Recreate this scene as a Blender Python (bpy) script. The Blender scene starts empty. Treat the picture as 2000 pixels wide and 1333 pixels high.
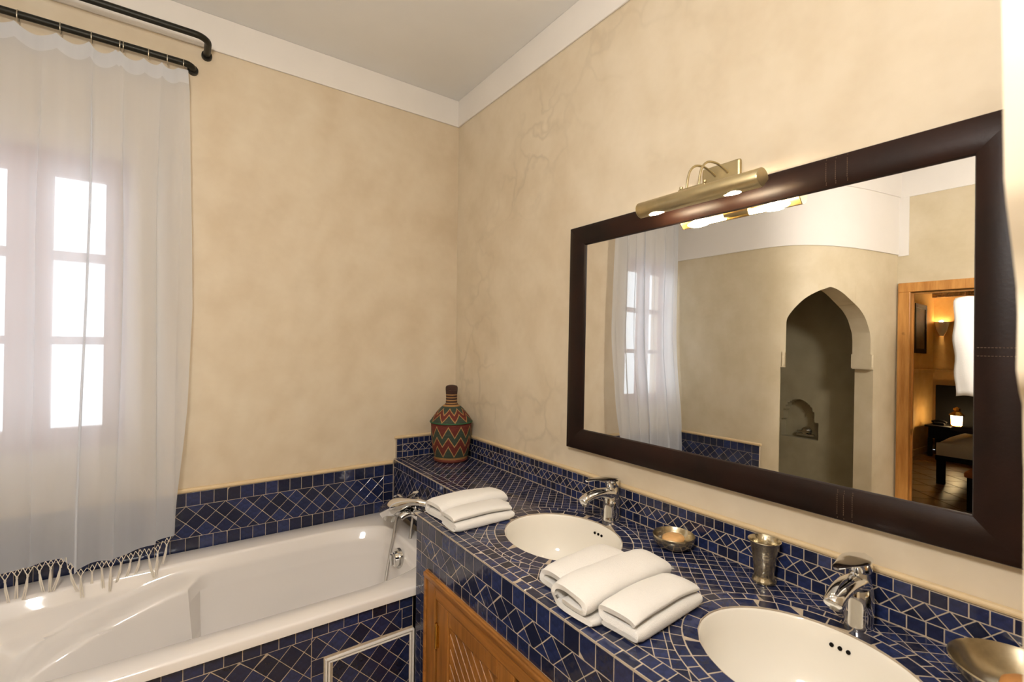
import bpy, math, random
from mathutils import Vector, Matrix

random.seed(7)
SC = bpy.context.scene
COL = SC.collection
H = 1.435                     # height of the lens above the floor; z below is measured from the lens
PI = math.pi

# ------------------------------------------------------------------ camera
YAW, PITCH, ROLL, FPX = 0.62068, 0.00635, 0.01228, 922.729
fw = Vector((math.sin(YAW) * math.cos(PITCH), math.cos(YAW) * math.cos(PITCH), math.sin(PITCH)))
rt0 = Vector((math.cos(YAW), -math.sin(YAW), 0))
up0 = rt0.cross(fw)
rt = rt0 * math.cos(ROLL) + up0 * math.sin(ROLL)
up = -rt0 * math.sin(ROLL) + up0 * math.cos(ROLL)
cd = bpy.data.cameras.new('camera')
cam = bpy.data.objects.new('camera', cd)
COL.objects.link(cam)
m = Matrix((rt, up, -fw)).transposed().to_4x4()
m.translation = Vector((0, 0, H))
cam.matrix_world = m
cd.sensor_width = 36.0
cd.lens = 36.0 * FPX / 2000.0
cd.clip_start = 0.02
cd.clip_end = 60
cd.dof.use_dof = True
cd.dof.focus_distance = 1.7
cd.dof.aperture_fstop = 5.6
SC.camera = cam

# ------------------------------------------------------------------ world, light, exposure
world = bpy.data.worlds.new('world')
SC.world = world
world.use_nodes = True
bg = world.node_tree.nodes['Background']
bg.inputs[0].default_value = (0.86, 0.94, 1.0, 1)
bg.inputs[1].default_value = 2.5
SC.view_settings.view_transform = 'Standard'
SC.view_settings.look = 'None'
SC.view_settings.gamma = 1.0
SC.view_settings.use_curve_mapping = False
SC.view_settings.exposure = 0.36
FILL_UPLIGHT_W = 58.0  # each of the two uplighters added to brighten the ceiling
FILL_PENDANT_W = 47.0  # pendant added as general fill
BULB_STRENGTH = 95.0
FILL_COLOUR = (1, .96, .92, 1)  # tint shared by the added fill lamps
SC.cycles.adaptive_threshold = .05
SC.cycles.use_light_tree = False
SC.cycles.max_bounces = 5
SC.cycles.diffuse_bounces = 3
SC.cycles.glossy_bounces = 3
SC.cycles.transmission_bounces = 4
SC.cycles.transparent_max_bounces = 8
SC.cycles.caustics_reflective = True
SC.cycles.caustics_refractive = False


# ------------------------------------------------------------------ helpers
class MB:
    def __init__(s):
        s.v = []
        s.f = []

    def add(s, verts, faces):
        b = len(s.v)
        s.v += [tuple(p) for p in verts]
        s.f += [tuple(i + b for i in f) for f in faces]
        return s

    def box(s, x0, x1, y0, y1, z0, z1):
        return s.add([(x0, y0, z0), (x1, y0, z0), (x1, y1, z0), (x0, y1, z0), (x0, y0, z1), (x1, y0, z1), (x1, y1, z1), (x0, y1, z1)],
                     [(3, 2, 1, 0), (4, 5, 6, 7), (0, 1, 5, 4), (1, 2, 6, 5), (2, 3, 7, 6), (3, 0, 4, 7)])

    def tube(s, pts, r, seg=10, cap=True):
        pts = [Vector(p) for p in pts]
        n = len(pts)
        rs = r if isinstance(r, (list, tuple)) else [r] * n
        rings = []
        prev = None
        for i, p in enumerate(pts):
            t = (pts[min(i + 1, n - 1)] - pts[max(i - 1, 0)]).normalized()
            if prev is None:
                a = Vector((0, 0, 1)) if abs(t.z) < .9 else Vector((1, 0, 0))
                u = t.cross(a).normalized()
            else:
                u = (prev - t * prev.dot(t)).normalized()
            prev = u
            w = t.cross(u)
            rr = rs[i]
            ra, rb = rr if isinstance(rr, (list, tuple)) else (rr, rr)
            rings.append([p + u * (ra * math.cos(2 * PI * k / seg)) + w * (rb * math.sin(2 * PI * k / seg)) for k in range(seg)])
        vs = [q for rg in rings for q in rg]
        fs = []
        for i in range(n - 1):
            for k in range(seg):
                a, b = i * seg + k, i * seg + (k + 1) % seg
                fs.append((a, b, b + seg, a + seg))
        if cap:
            fs.append(tuple(range(seg - 1, -1, -1)))
            fs.append(tuple((n - 1) * seg + k for k in range(seg)))
        return s.add(vs, fs)

    def lathe(s, prof, c, seg=40, ax=1.0, ay=1.0, cap0=False, cap1=False):
        """prof: (r, z) pairs; c: centre x, y"""
        vs, fs = [], []
        for r, z in prof:
            for k in range(seg):
                a = 2 * PI * k / seg
                vs.append((c[0] + r * ax * math.cos(a), c[1] + r * ay * math.sin(a), z))
        for i in range(len(prof) - 1):
            for k in range(seg):
                a, b = i * seg + k, i * seg + (k + 1) % seg
                fs.append((a, b, b + seg, a + seg))
        if cap0:
            fs.append(tuple(range(seg - 1, -1, -1)))
        if cap1:
            o = (len(prof) - 1) * seg
            fs.append(tuple(o + k for k in range(seg)))
        return s.add(vs, fs)

    def grid(s, rows, closed=False):
        nr, nc = len(rows), len(rows[0])
        vs = [p for r in rows for p in r]
        fs = []
        for i in range(nr - 1):
            for j in range(nc if closed else nc - 1):
                a, b = i * nc + j, i * nc + (j + 1) % nc
                fs.append((a, b, b + nc, a + nc))
        return s.add(vs, fs)

    def prism(s, poly, O, U, V, N, h):
        O, U, V, N = Vector(O), Vector(U), Vector(V), Vector(N)
        n = len(poly)
        b = [O + U * p[0] + V * p[1] for p in poly]
        t = [q + N * h for q in b]
        return s.add(b + t, [tuple(range(n - 1, -1, -1)), tuple(range(n, 2 * n))] + [(i, (i + 1) % n, n + (i + 1) % n, n + i) for i in range(n)])


W = {}


def link(o, parent, wloc):
    COL.objects.link(o)
    if parent is not None:
        o.parent = parent
        o.location = Vector(wloc) - W[parent.name]
    else:
        o.location = wloc
    W[o.name] = Vector(wloc)


def tag(o, label=None, cat=None, group=None, kind=None):
    if label: o['label'] = label
    if cat: o['category'] = cat
    if group: o['group'] = group
    if kind: o['kind'] = kind
    return o


def thing(name, label, cat, loc, group=None, kind=None):
    o = bpy.data.objects.new(name, None)
    o.empty_display_size = .05
    link(o, None, (loc[0], loc[1], loc[2] + H))
    return tag(o, label, cat, group, kind)


def obj(name, mb, mat, parent=None, smooth=0, bevel=0, label=None, cat=None, group=None, kind=None, subdiv=0):
    me = bpy.data.meshes.new(name)
    xs = [v[0] for v in mb.v]; ys = [v[1] for v in mb.v]; zs = [v[2] for v in mb.v]
    if parent is not None:
        w = W[parent.name]
    else:
        w = Vector(((min(xs) + max(xs)) / 2, (min(ys) + max(ys)) / 2, min(zs) + H))
    me.from_pydata([(v[0] - w.x, v[1] - w.y, v[2] + H - w.z) for v in mb.v], [], mb.f)
    me.validate()
    me.update()
    if smooth:
        me.polygons.foreach_set('use_smooth', [True] * len(me.polygons))
        me.set_sharp_from_angle(angle=math.radians(smooth))
    me.materials.append(mat)
    o = bpy.data.objects.new(name, me)
    link(o, parent, w)
    if bevel:
        md = o.modifiers.new('bevel', 'BEVEL')
        md.width = bevel; md.segments = 2; md.limit_method = 'ANGLE'; md.angle_limit = math.radians(40)
    if subdiv:
        md = o.modifiers.new('subdiv', 'SUBSURF')
        md.levels = subdiv; md.render_levels = subdiv
    return tag(o, label, cat, group, kind)


def spline(K, n=8):
    P = [Vector(k) for k in K]
    P = [2 * P[0] - P[1]] + P + [2 * P[-1] - P[-2]]
    out = []
    for i in range(1, len(P) - 2):
        a, b, c, d = P[i - 1:i + 3]
        for j in range(n):
            t = j / n
            out.append(.5 * ((2 * b) + (c - a) * t + (2 * a - 5 * b + 4 * c - d) * t * t + (3 * b - a - 3 * c + d) * t ** 3))
    out.append(P[-2])
    return out


def interp(xs, ys, x):
    if x <= xs[0]: return ys[0]
    for i in range(len(xs) - 1):
        if x <= xs[i + 1]:
            t = (x - xs[i]) / (xs[i + 1] - xs[i])
            return ys[i] + (ys[i + 1] - ys[i]) * t
    return ys[-1]


def sm(a, b, x):
    t = max(0, min(1, (x - a) / (b - a)))
    return t * t * (3 - 2 * t)


# ------------------------------------------------------------------ materials
def srgb(r, g, b):
    f = lambda c: (c / 255 / 12.92) if c / 255 <= .04045 else ((c / 255 + .055) / 1.055) ** 2.4
    return (f(r), f(g), f(b), 1)


class NT:
    def __init__(s, name):
        s.m = bpy.data.materials.new(name)
        s.m.use_nodes = True
        s.t = s.m.node_tree
        s.p = s.t.nodes['Principled BSDF']
        s.out = s.t.nodes['Material Output']

    def n(s, kind, **kw):
        nd = s.t.nodes.new(kind)
        for k, v in kw.items():
            if k.startswith('i_'):
                nd.inputs[k[2:].replace('_', ' ')].default_value = v
            else:
                setattr(nd, k, v)
        return nd

    def l(s, a, b):
        s.t.links.new(a, b)

    def ramp(s, fac, stops):
        r = s.n('ShaderNodeValToRGB')
        e = r.color_ramp.elements
        while len(e) > 1:
            e.remove(e[-1])
        e[0].position, e[0].color = stops[0]
        for p, c in stops[1:]:
            q = e.new(p); q.color = c
        s.l(fac, r.inputs[0])
        return r.outputs[0]

    def noise(s, scale, detail=4, rough=.55, coord='Object', vec=None):
        n = s.n('ShaderNodeTexNoise')
        n.inputs['Scale'].default_value = scale
        n.inputs['Detail'].default_value = detail
        n.inputs['Roughness'].default_value = rough
        if vec is None:
            tc = s.n('ShaderNodeTexCoord')
            vec = tc.outputs[coord]
        s.l(vec, n.inputs['Vector'])
        return n.outputs[0]

    def bump(s, h, strength=.2, dist=.01):
        b = s.n('ShaderNodeBump')
        b.inputs['Strength'].default_value = strength
        b.inputs['Distance'].default_value = dist
        s.l(h, b.inputs['Height'])
        s.l(b.outputs[0], s.p.inputs['Normal'])
        return b

    def math(s, op, a, b=None, c=None):
        n = s.n('ShaderNodeMath', operation=op)
        for i, v in enumerate((a, b, c)):
            if v is None: continue
            if isinstance(v, (int, float)): n.inputs[i].default_value = v
            else: s.l(v, n.inputs[i])
        return n.outputs[0]

    def mix(s, fac, a, b):
        n = s.n('ShaderNodeMix', data_type='RGBA')
        if isinstance(fac, (int, float)): n.inputs[0].default_value = fac
        else: s.l(fac, n.inputs[0])
        for i, v in ((6, a), (7, b)):
            if isinstance(v, tuple): n.inputs[i].default_value = v
            else: s.l(v, n.inputs[i])
        return n.outputs[2]


def simple(name, col, rough=.5, metal=0, bump=None, vary=None, coat=0, spec=.5, bump_s=.2, bump_d=.002):
    t = NT(name)
    t.p.inputs['Base Color'].default_value = col
    t.p.inputs['Roughness'].default_value = rough
    t.p.inputs['Metallic'].default_value = metal
    t.p.inputs['Coat Weight'].default_value = coat
    t.p.inputs['Specular IOR Level'].default_value = spec
    if vary:
        sc, amt = vary
        f = t.noise(sc, 5)
        lo = tuple(c * (1 - amt) for c in col[:3]) + (1,)
        hi = tuple(min(1, c * (1 + amt)) for c in col[:3]) + (1,)
        t.l(t.ramp(f, [(.3, lo), (.7, hi)]), t.p.inputs['Base Color'])
    if bump:
        t.bump(t.noise(bump, 3), bump_s, bump_d)
    return t.m


def plaster_material(name, dark, mid, light, cracks=0.0):
    t = NT(name)
    n1 = t.noise(2.2, 4, .62)
    n2 = t.noise(9.0, 3, .6)
    f = t.math('ADD', t.math('MULTIPLY', n1, .65), t.math('MULTIPLY', n2, .35))
    c = t.ramp(f, [(.34, dark), (.5, mid), (.66, light)])
    if cracks:
        tc = t.n('ShaderNodeTexCoord')
        nz = t.n('ShaderNodeTexNoise'); nz.inputs['Scale'].default_value = 5; nz.inputs['Detail'].default_value = 3
        t.l(tc.outputs['Object'], nz.inputs['Vector'])
        va = t.n('ShaderNodeVectorMath', operation='MULTIPLY_ADD')
        t.l(nz.outputs['Color'], va.inputs[0]); va.inputs[1].default_value = (.35, .35, .35); t.l(tc.outputs['Object'], va.inputs[2])
        vo = t.n('ShaderNodeTexVoronoi', feature='DISTANCE_TO_EDGE'); vo.inputs['Scale'].default_value = 5.1
        t.l(va.outputs[0], vo.inputs['Vector'])
        e = t.ramp(vo.outputs[0], [(0, (1, 1, 1, 1)), (.10, (0, 0, 0, 1))])
        msk = t.ramp(t.noise(1.3, 2), [(.5, (0, 0, 0, 1)), (.7, (1, 1, 1, 1))])
        k = t.math('MULTIPLY', t.math('MULTIPLY', e, msk), cracks)
        c = t.mix(k, c, tuple(x * .72 for x in dark[:3]) + (1,))
    t.l(c, t.p.inputs['Base Color'])
    t.p.inputs['Roughness'].default_value = .52
    t.p.inputs['Specular IOR Level'].default_value = .35
    t.bump(t.noise(28, 2), .12, .004)
    return t.m


M_WALL = plaster_material('tadelakt_plaster', srgb(212, 193, 163), srgb(221, 204, 176), srgb(228, 213, 187))
M_WALLR = plaster_material('tadelakt_plaster_crazed', srgb(213, 195, 166), srgb(222, 206, 179), srgb(229, 214, 189), .42)
M_GREY = plaster_material('tadelakt_plaster_pale', srgb(206, 190, 158), srgb(216, 201, 170), srgb(224, 210, 182))
M_SHOWER = plaster_material('tadelakt_plaster_olive', srgb(150, 140, 112), srgb(160, 150, 122), srgb(168, 158, 130))
M_WHITE = simple('white_limewash', srgb(240, 234, 226), .7, vary=(3, .03), bump=40, bump_s=.06)
M_CEIL = simple('ceiling_paint', srgb(240, 238, 234), .75, vary=(2, .03))
M_BEDWALL = plaster_material('ochre_plaster', srgb(205, 160, 92), srgb(218, 174, 106), srgb(226, 186, 120))
M_GROUT = simple('cream_grout', srgb(186, 170, 148), .85, vary=(40, .15), bump=300, bump_s=.4)
M_LIP = simple('plaster_bead', srgb(224, 198, 154), .55, vary=(8, .06))
M_FLOOR = simple('beige_floor_plaster', srgb(190, 168, 132), .4, vary=(4, .1))
M_ENAMEL = simple('white_tub_enamel', srgb(240, 234, 228), .08, coat=.5)
M_CERAMIC = simple('white_basin_ceramic', srgb(245, 238, 224), .07, coat=.4)
M_CHROME = simple('polished_chrome', (.82, .82, .82, 1), .06, 1)
M_CHROME2 = simple('satin_chrome', (.66, .65, .62, 1), .22, 1)
M_HOSE = simple('metal_hose', (.55, .53, .5, 1), .3, 1, bump=900, bump_s=.5)
M_BRASS = simple('brass', srgb(206, 164, 84), .25, 1)
M_LAMPMETAL = simple('antique_brass_nickel', srgb(196, 180, 140), .36, .95, vary=(14, .12))
M_BLACKIRON = simple('black_iron', srgb(38, 36, 28), .42, .5, bump=120, bump_s=.15)
M_RING = simple('curtain_ring_metal', srgb(200, 190, 170), .3, 1)
M_DARK = simple('dark_void', (.012, .01, .008, 1), .9, spec=.02)
M_TOWEL = simple('white_terry', srgb(247, 242, 234), .95, bump=520, bump_s=.7, bump_d=.003, spec=.1)
M_SOAP = simple('amber_soap', srgb(232, 182, 120), .4, vary=(20, .2))
M_SOAP2 = simple('ochre_soap', srgb(200, 140, 78), .45, vary=(20, .15))
M_BLACKWOOD = simple('black_wood', srgb(15, 12, 10), .6, spec=.2)
M_FABRIC = simple('cream_cover', srgb(205, 188, 150), .9, bump=200)
M_BROWNF = simple('dark_brown_fabric', srgb(58, 40, 28), .9)
M_ORANGEF = simple('amber_fabric', srgb(172, 104, 48), .9)
M_TERRA = NT('bedroom_terracotta')
_f = M_TERRA.n('ShaderNodeObjectInfo').outputs['Random']
M_TERRA.l(M_TERRA.ramp(_f, [(0, srgb(104, 78, 46)), (1, srgb(132, 102, 62))]), M_TERRA.p.inputs['Base Color'])
M_TERRA.p.inputs['Roughness'].default_value = .35
M_TERRA = M_TERRA.m
M_TERRAG = simple('bedroom_floor_grout', srgb(74, 58, 38), .8)
M_CARVED = simple('carved_cedar', srgb(120, 84, 44), .6, vary=(30, .5), bump=60, bump_s=1.0, bump_d=.02)
M_GLASSW = NT('window_glass')
M_GLASSW.p.inputs['Base Color'].default_value = (1, 1, 1, 1)
M_GLASSW.p.inputs['Roughness'].default_value = 0
_tr = M_GLASSW.n('ShaderNodeBsdfTransparent')
_gl = M_GLASSW.n('ShaderNodeBsdfGlossy'); _gl.inputs['Roughness'].default_value = .02
_mx = M_GLASSW.n('ShaderNodeMixShader'); _mx.inputs[0].default_value = .05
M_GLASSW.l(_tr.outputs[0], _mx.inputs[1]); M_GLASSW.l(_gl.outputs[0], _mx.inputs[2]); M_GLASSW.l(_mx.outputs[0], M_GLASSW.out.inputs[0])
M_GLASSW = M_GLASSW.m
M_MIRROR = simple('mirror_silver', (.84, .84, .83, 1), 0.0, 1)


def wood_material(name, a, b, axis=2, scale=6, rough=.38, knots=True):
    t = NT(name)
    tc = t.n('ShaderNodeTexCoord')
    mp = t.n('ShaderNodeMapping')
    sc = [scale * 6] * 3
    sc[axis] = scale * .5
    mp.inputs['Scale'].default_value = sc
    t.l(tc.outputs['Object'], mp.inputs['Vector'])
    n = t.noise(1.0, 6, .65, vec=mp.outputs[0])
    c = t.ramp(n, [(.32, a), (.62, b)])
    if knots:
        k = t.ramp(t.noise(9, 2), [(.72, (0, 0, 0, 1)), (.8, (1, 1, 1, 1))])
        c = t.mix(k, c, tuple(x * .35 for x in a[:3]) + (1,))
    t.l(c, t.p.inputs['Base Color'])
    t.p.inputs['Roughness'].default_value = rough
    t.bump(n, .15, .002)
    return t.m


M_PINE_Y = wood_material('honey_pine_along', srgb(124, 78, 30), srgb(176, 116, 52), 1)
M_PINE_Z = wood_material('honey_pine_upright', srgb(124, 78, 30), srgb(176, 116, 52), 2)
M_DOORPINE = wood_material('golden_pine', srgb(176, 116, 52), srgb(214, 154, 82), 2)
M_REDWOOD = wood_material('red_window_wood', srgb(150, 92, 74), srgb(176, 116, 94), 2, knots=False)


def leather_frame():
    t = NT('dark_brown_frame')
    f = t.noise(5, 5)
    t.l(t.ramp(f, [(.35, srgb(24, 13, 8)), (.7, srgb(42, 21, 12))]), t.p.inputs['Base Color'])
    t.p.inputs['Roughness'].default_value = .4
    t.p.inputs['Specular IOR Level'].default_value = .22
    t.bump(t.noise(160, 3), .12, .002)
    return t.m


M_FRAME = leather_frame()
M_SEAM = simple('frame_stitching', srgb(96, 74, 54), .7)


def tile_material():
    t = NT('cobalt_zellige')
    r1 = t.n('ShaderNodeObjectInfo').outputs['Random']
    r2 = t.n('ShaderNodeNewGeometry').outputs['Random Per Island']
    r = t.math('FRACT', t.math('ADD', r1, t.math('MULTIPLY', r2, 3.7)))
    c = t.ramp(r, [(0, srgb(26, 31, 54)), (.35, srgb(31, 39, 71)), (.7, srgb(37, 47, 86)), (1, srgb(46, 58, 102))])
    n = t.noise(70, 2, .6, 'Object')
    c = t.mix(t.ramp(n, [(.35, (.45, .45, .45, 1)), (.62, (0, 0, 0, 1))]), c, srgb(17, 20, 38))
    ch = t.ramp(t.noise(260, 0, .5, 'Object'), [(.80, (0, 0, 0, 1)), (.82, (1, 1, 1, 1))])
    c = t.mix(ch, c, srgb(110, 105, 105))
    t.l(c, t.p.inputs['Base Color'])
    t.p.inputs['Roughness'].default_value = .13
    t.p.inputs['IOR'].default_value = 1.55
    t.bump(t.noise(45, 1, .5, 'Object'), .25, .003)
    return t.m


M_TILE = tile_material()


def pewter_material():
    t = NT('hammered_pewter')
    tc = t.n('ShaderNodeTexCoord')
    v = t.n('ShaderNodeTexVoronoi'); v.inputs['Scale'].default_value = 130
    t.l(tc.outputs['Object'], v.inputs['Vector'])
    t.bump(v.outputs[0], .22, .002)
    f = t.noise(30, 4)
    t.l(t.ramp(f, [(.3, srgb(176, 164, 136)), (.7, srgb(216, 206, 182))]), t.p.inputs['Base Color'])
    t.p.inputs['Metallic'].default_value = 1
    t.p.inputs['Roughness'].default_value = .24
    return t.m


M_PEWTER = pewter_material()
M_PEWTER2 = simple('smooth_pewter', srgb(204, 192, 164), .24, 1, vary=(25, .25))


def curtain_material(name, opaque, dens):
    t = NT(name)
    d = t.n('ShaderNodeBsdfDiffuse'); d.inputs[0].default_value = srgb(246, 248, 252)
    tl = t.n('ShaderNodeBsdfTranslucent'); tl.inputs[0].default_value = srgb(246, 248, 253)
    tr = t.n('ShaderNodeBsdfTransparent')
    a = t.n('ShaderNodeMixShader'); a.inputs[0].default_value = .6
    t.l(d.outputs[0], a.inputs[1]); t.l(tl.outputs[0], a.inputs[2])
    b = t.n('ShaderNodeMixShader')
    tc = t.n('ShaderNodeTexCoord')
    mp = t.n('ShaderNodeMapping'); mp.inputs['Scale'].default_value = (22, 22, 1.2)
    t.l(tc.outputs['Object'], mp.inputs['Vector'])
    n = t.noise(1, 2, .5, vec=mp.outputs[0])
    lw = t.n('ShaderNodeLayerWeight'); lw.inputs[0].default_value = .35
    f = t.math('ADD', t.math('MULTIPLY_ADD', n, dens, opaque), t.math('MULTIPLY', lw.outputs['Facing'], .15))
    t.l(f, b.inputs[0])
    t.l(tr.outputs[0], b.inputs[1]); t.l(a.outputs[0], b.inputs[2]); t.l(b.outputs[0], t.out.inputs[0])
    return t.m


M_CURTAIN = curtain_material('sheer_white_cotton', .74, .08)
M_HEADER = curtain_material('doubled_white_cotton', .8, .2)
M_THREAD = simple('white_cotton_thread', srgb(232, 222, 206), .9)


def emitter(name, col, strength):
    t = NT(name)
    t.p.inputs['Base Color'].default_value = (0.9, .9, .9, 1)
    t.p.inputs['Emission Color'].default_value = col
    t.p.inputs['Emission Strength'].default_value = strength
    return t.m


M_BULB = emitter('warm_bulb', (1, .80, .56, 1), BULB_STRENGTH)
M_LANTERN = emitter('lantern_glow', (1, .72, .36, 1), 42)
M_GLOBE = emitter('opal_globe', (1, .90, .78, 1), 4)


def basket_material(z0, z1, teeth=10):
    """red, green and straw zigzags woven round a basket; z0..z1 local heights of the body"""
    t = NT('woven_zigzag')
    tc = t.n('ShaderNodeTexCoord')
    sp = t.n('ShaderNodeSeparateXYZ')
    t.l(tc.outputs['Object'], sp.inputs[0])
    th = t.math('ARCTAN2', sp.outputs[1], sp.outputs[0])
    u = t.math('MULTIPLY', t.math('ADD', th, PI), teeth / (2 * PI))
    tri = t.math('MULTIPLY', t.math('PINGPONG', u, .5), 2.0)      # 0..1
    z = sp.outputs[2]
    red, green, straw, brown = srgb(108, 34, 24), srgb(52, 70, 56), srgb(186, 140, 84), srgb(62, 36, 24)

    def line(lo, hi):
        return t.math('MULTIPLY_ADD', tri, hi - lo, lo)

    def above(l):
        return t.math('GREATER_THAN', z, l)

    def near(l, w):
        return t.math('LESS_THAN', t.math('ABSOLUTE', t.math('SUBTRACT', z, l)), w)
    b = lambda q: z0 + (z1 - z0) * q
    A, B, C = line(b(.60), b(.91)), line(b(.35), b(.61)), line(b(.06), b(.36))
    D, E = line(b(1.04), b(1.25)), line(b(1.23), b(1.40))
    c = t.mix(above(C), green, red)
    c = t.mix(above(B), c, green)
    c = t.mix(above(A), c, red)
    c = t.mix(above(b(1.0)), c, green)
    c = t.mix(above(D), c, red)
    c = t.mix(above(E), c, green)
    for L in (A, B, C):
        c = t.mix(near(L, .0042), c, straw)
    c = t.mix(near(D, .0036), c, straw)
    c = t.mix(near(E, .0036), c, straw)
    c = t.mix(near(b(.0), .005), c, straw)
    c = t.mix(above(b(1.46)), c, red)
    c = t.mix(near(b(1.475), .004), c, straw)
    c = t.mix(above(b(1.50)), c, brown)
    for q in (1.54, 1.62, 1.70, 1.78):
        c = t.mix(near(b(q), .0028), c, straw)
    c = t.mix(t.math('LESS_THAN', z, b(-.03)), c, srgb(118, 50, 32))
    w = t.math('SINE', t.math('MULTIPLY', z, 900))
    w2 = t.math('SINE', t.math('MULTIPLY', th, 110))
    hgt = t.math('MULTIPLY_ADD', w2, .4, w)
    c = t.mix(t.math('MULTIPLY_ADD', hgt, -.12, .16), c, brown)
    t.l(c, t.p.inputs['Base Color'])
    t.p.inputs['Roughness'].default_value = .75
    t.bump(hgt, .5, .002)
    return t.m


# ------------------------------------------------------------------ tiling
def clip(poly, p0, n):
    out = []
    for i in range(len(poly)):
        a, b = poly[i], poly[(i + 1) % len(poly)]
        da = (a[0] - p0[0]) * n[0] + (a[1] - p0[1]) * n[1]
        db = (b[0] - p0[0]) * n[0] + (b[1] - p0[1]) * n[1]
        if da >= 0: out.append(a)
        if (da >= 0) != (db >= 0):
            t = da / (da - db)
            out.append((a[0] + (b[0] - a[0]) * t, a[1] + (b[1] - a[1]) * t))
    return out


def area2(p):
    return .5 * sum(p[i][0] * p[(i + 1) % len(p)][1] - p[(i + 1) % len(p)][0] * p[i][1] for i in range(len(p)))


def inset(poly, d):
    out = list(poly)
    n = len(poly)
    for i in range(n):
        a, b = poly[i], poly[(i + 1) % n]
        ex, ey = b[0] - a[0], b[1] - a[1]
        L = math.hypot(ex, ey)
        if L < 1e-7: continue
        nx, ny = -ey / L, ex / L
        out = clip(out, (a[0] + nx * d, a[1] + ny * d), (nx, ny))
        if len(out) < 3: return []
    return out


def rect(u0, u1, v0, v1):
    return [(u0, v0), (u1, v0), (u1, v1), (u0, v1)]


def clip_rect(poly, u0, u1, v0, v1):
    for p0, n in (((u0, 0), (1, 0)), ((u1, 0), (-1, 0)), ((0, v0), (0, 1)), ((0, v1), (0, -1))):
        poly = clip(poly, p0, n)
        if len(poly) < 3: return []
    return poly


def row(u0, u1, v0, v1, pitch, jit=.0012):
    n = max(1, round((u1 - u0) / pitch))
    p = (u1 - u0) / n
    cuts = [u0] + [u0 + p * i + random.uniform(-jit, jit) for i in range(1, n)] + [u1]
    return [rect(cuts[i], cuts[i + 1], v0, v1) for i in range(n)]


def column(u0, u1, v0, v1, pitch):
    n = max(1, round((v1 - v0) / pitch))
    p = (v1 - v0) / n
    return [rect(u0, u1, v0 + p * i, v0 + p * (i + 1)) for i in range(n)]


def diamonds(u0, u1, v0, v1, diag, pu, pv, jit=.0008):
    """square tiles on point; (pu, pv) is one lattice corner"""
    h = diag / 2
    out = []
    J = {}

    def node(i, j):
        if (i, j) not in J:
            J[(i, j)] = (pu + i * h + random.uniform(-jit, jit), pv + j * h + random.uniform(-jit, jit))
        return J[(i, j)]
    i0, i1 = math.floor((u0 - pu) / h) - 1, math.ceil((u1 - pu) / h) + 1
    j0, j1 = math.floor((v0 - pv) / h) - 1, math.ceil((v1 - pv) / h) + 1
    for i in range(i0, i1 + 1):
        for j in range(j0, j1 + 1):
            if (i + j) % 2: continue
            # diamond whose lower corner is node(i, j)
            q = [node(i, j), node(i + 1, j + 1), node(i, j + 2), node(i - 1, j + 1)]
            q = clip_rect(q, u0, u1, v0, v1)
            if len(q) >= 3 and area2(q) > 4e-5: out.append(q)
    return out


def px_area(pts):
    """area of a polygon of world points as the camera sees it"""
    q = []
    for p in pts:
        d = p - Vector((0, 0, H))
        z = d.dot(fw)
        if z < .05: return 0
        q.append((1000 + FPX * d.dot(rt) / z, 666.5 - FPX * d.dot(up) / z))
    cx = sum(a for a, b in q) / len(q); cy = sum(b for a, b in q) / len(q)
    if not (-20 < cx < 2020 and -20 < cy < 1353): return 0
    return abs(area2(q))


TCACHE = {}


def tile_solid(poly, th, bev):
    """rings of a tile in its own plane coordinates"""
    top = inset(poly, bev)
    n = len(poly)
    if len(top) != n:
        cx = sum(p[0] for p in poly) / n; cy = sum(p[1] for p in poly) / n
        top = [(cx + (p[0] - cx) * .88, cy + (p[1] - cy) * .88) for p in poly]
    v = [(p[0], p[1], -th) for p in poly] + [(p[0], p[1], -bev * .6) for p in poly] + [(p[0], p[1], 0) for p in top]
    f = [tuple(2 * n + i for i in range(n))]
    for k in (0, 1):
        f += [(k * n + i, k * n + (i + 1) % n, (k + 1) * n + (i + 1) % n, (k + 1) * n + i) for i in range(n)]
    return v, f


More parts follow.
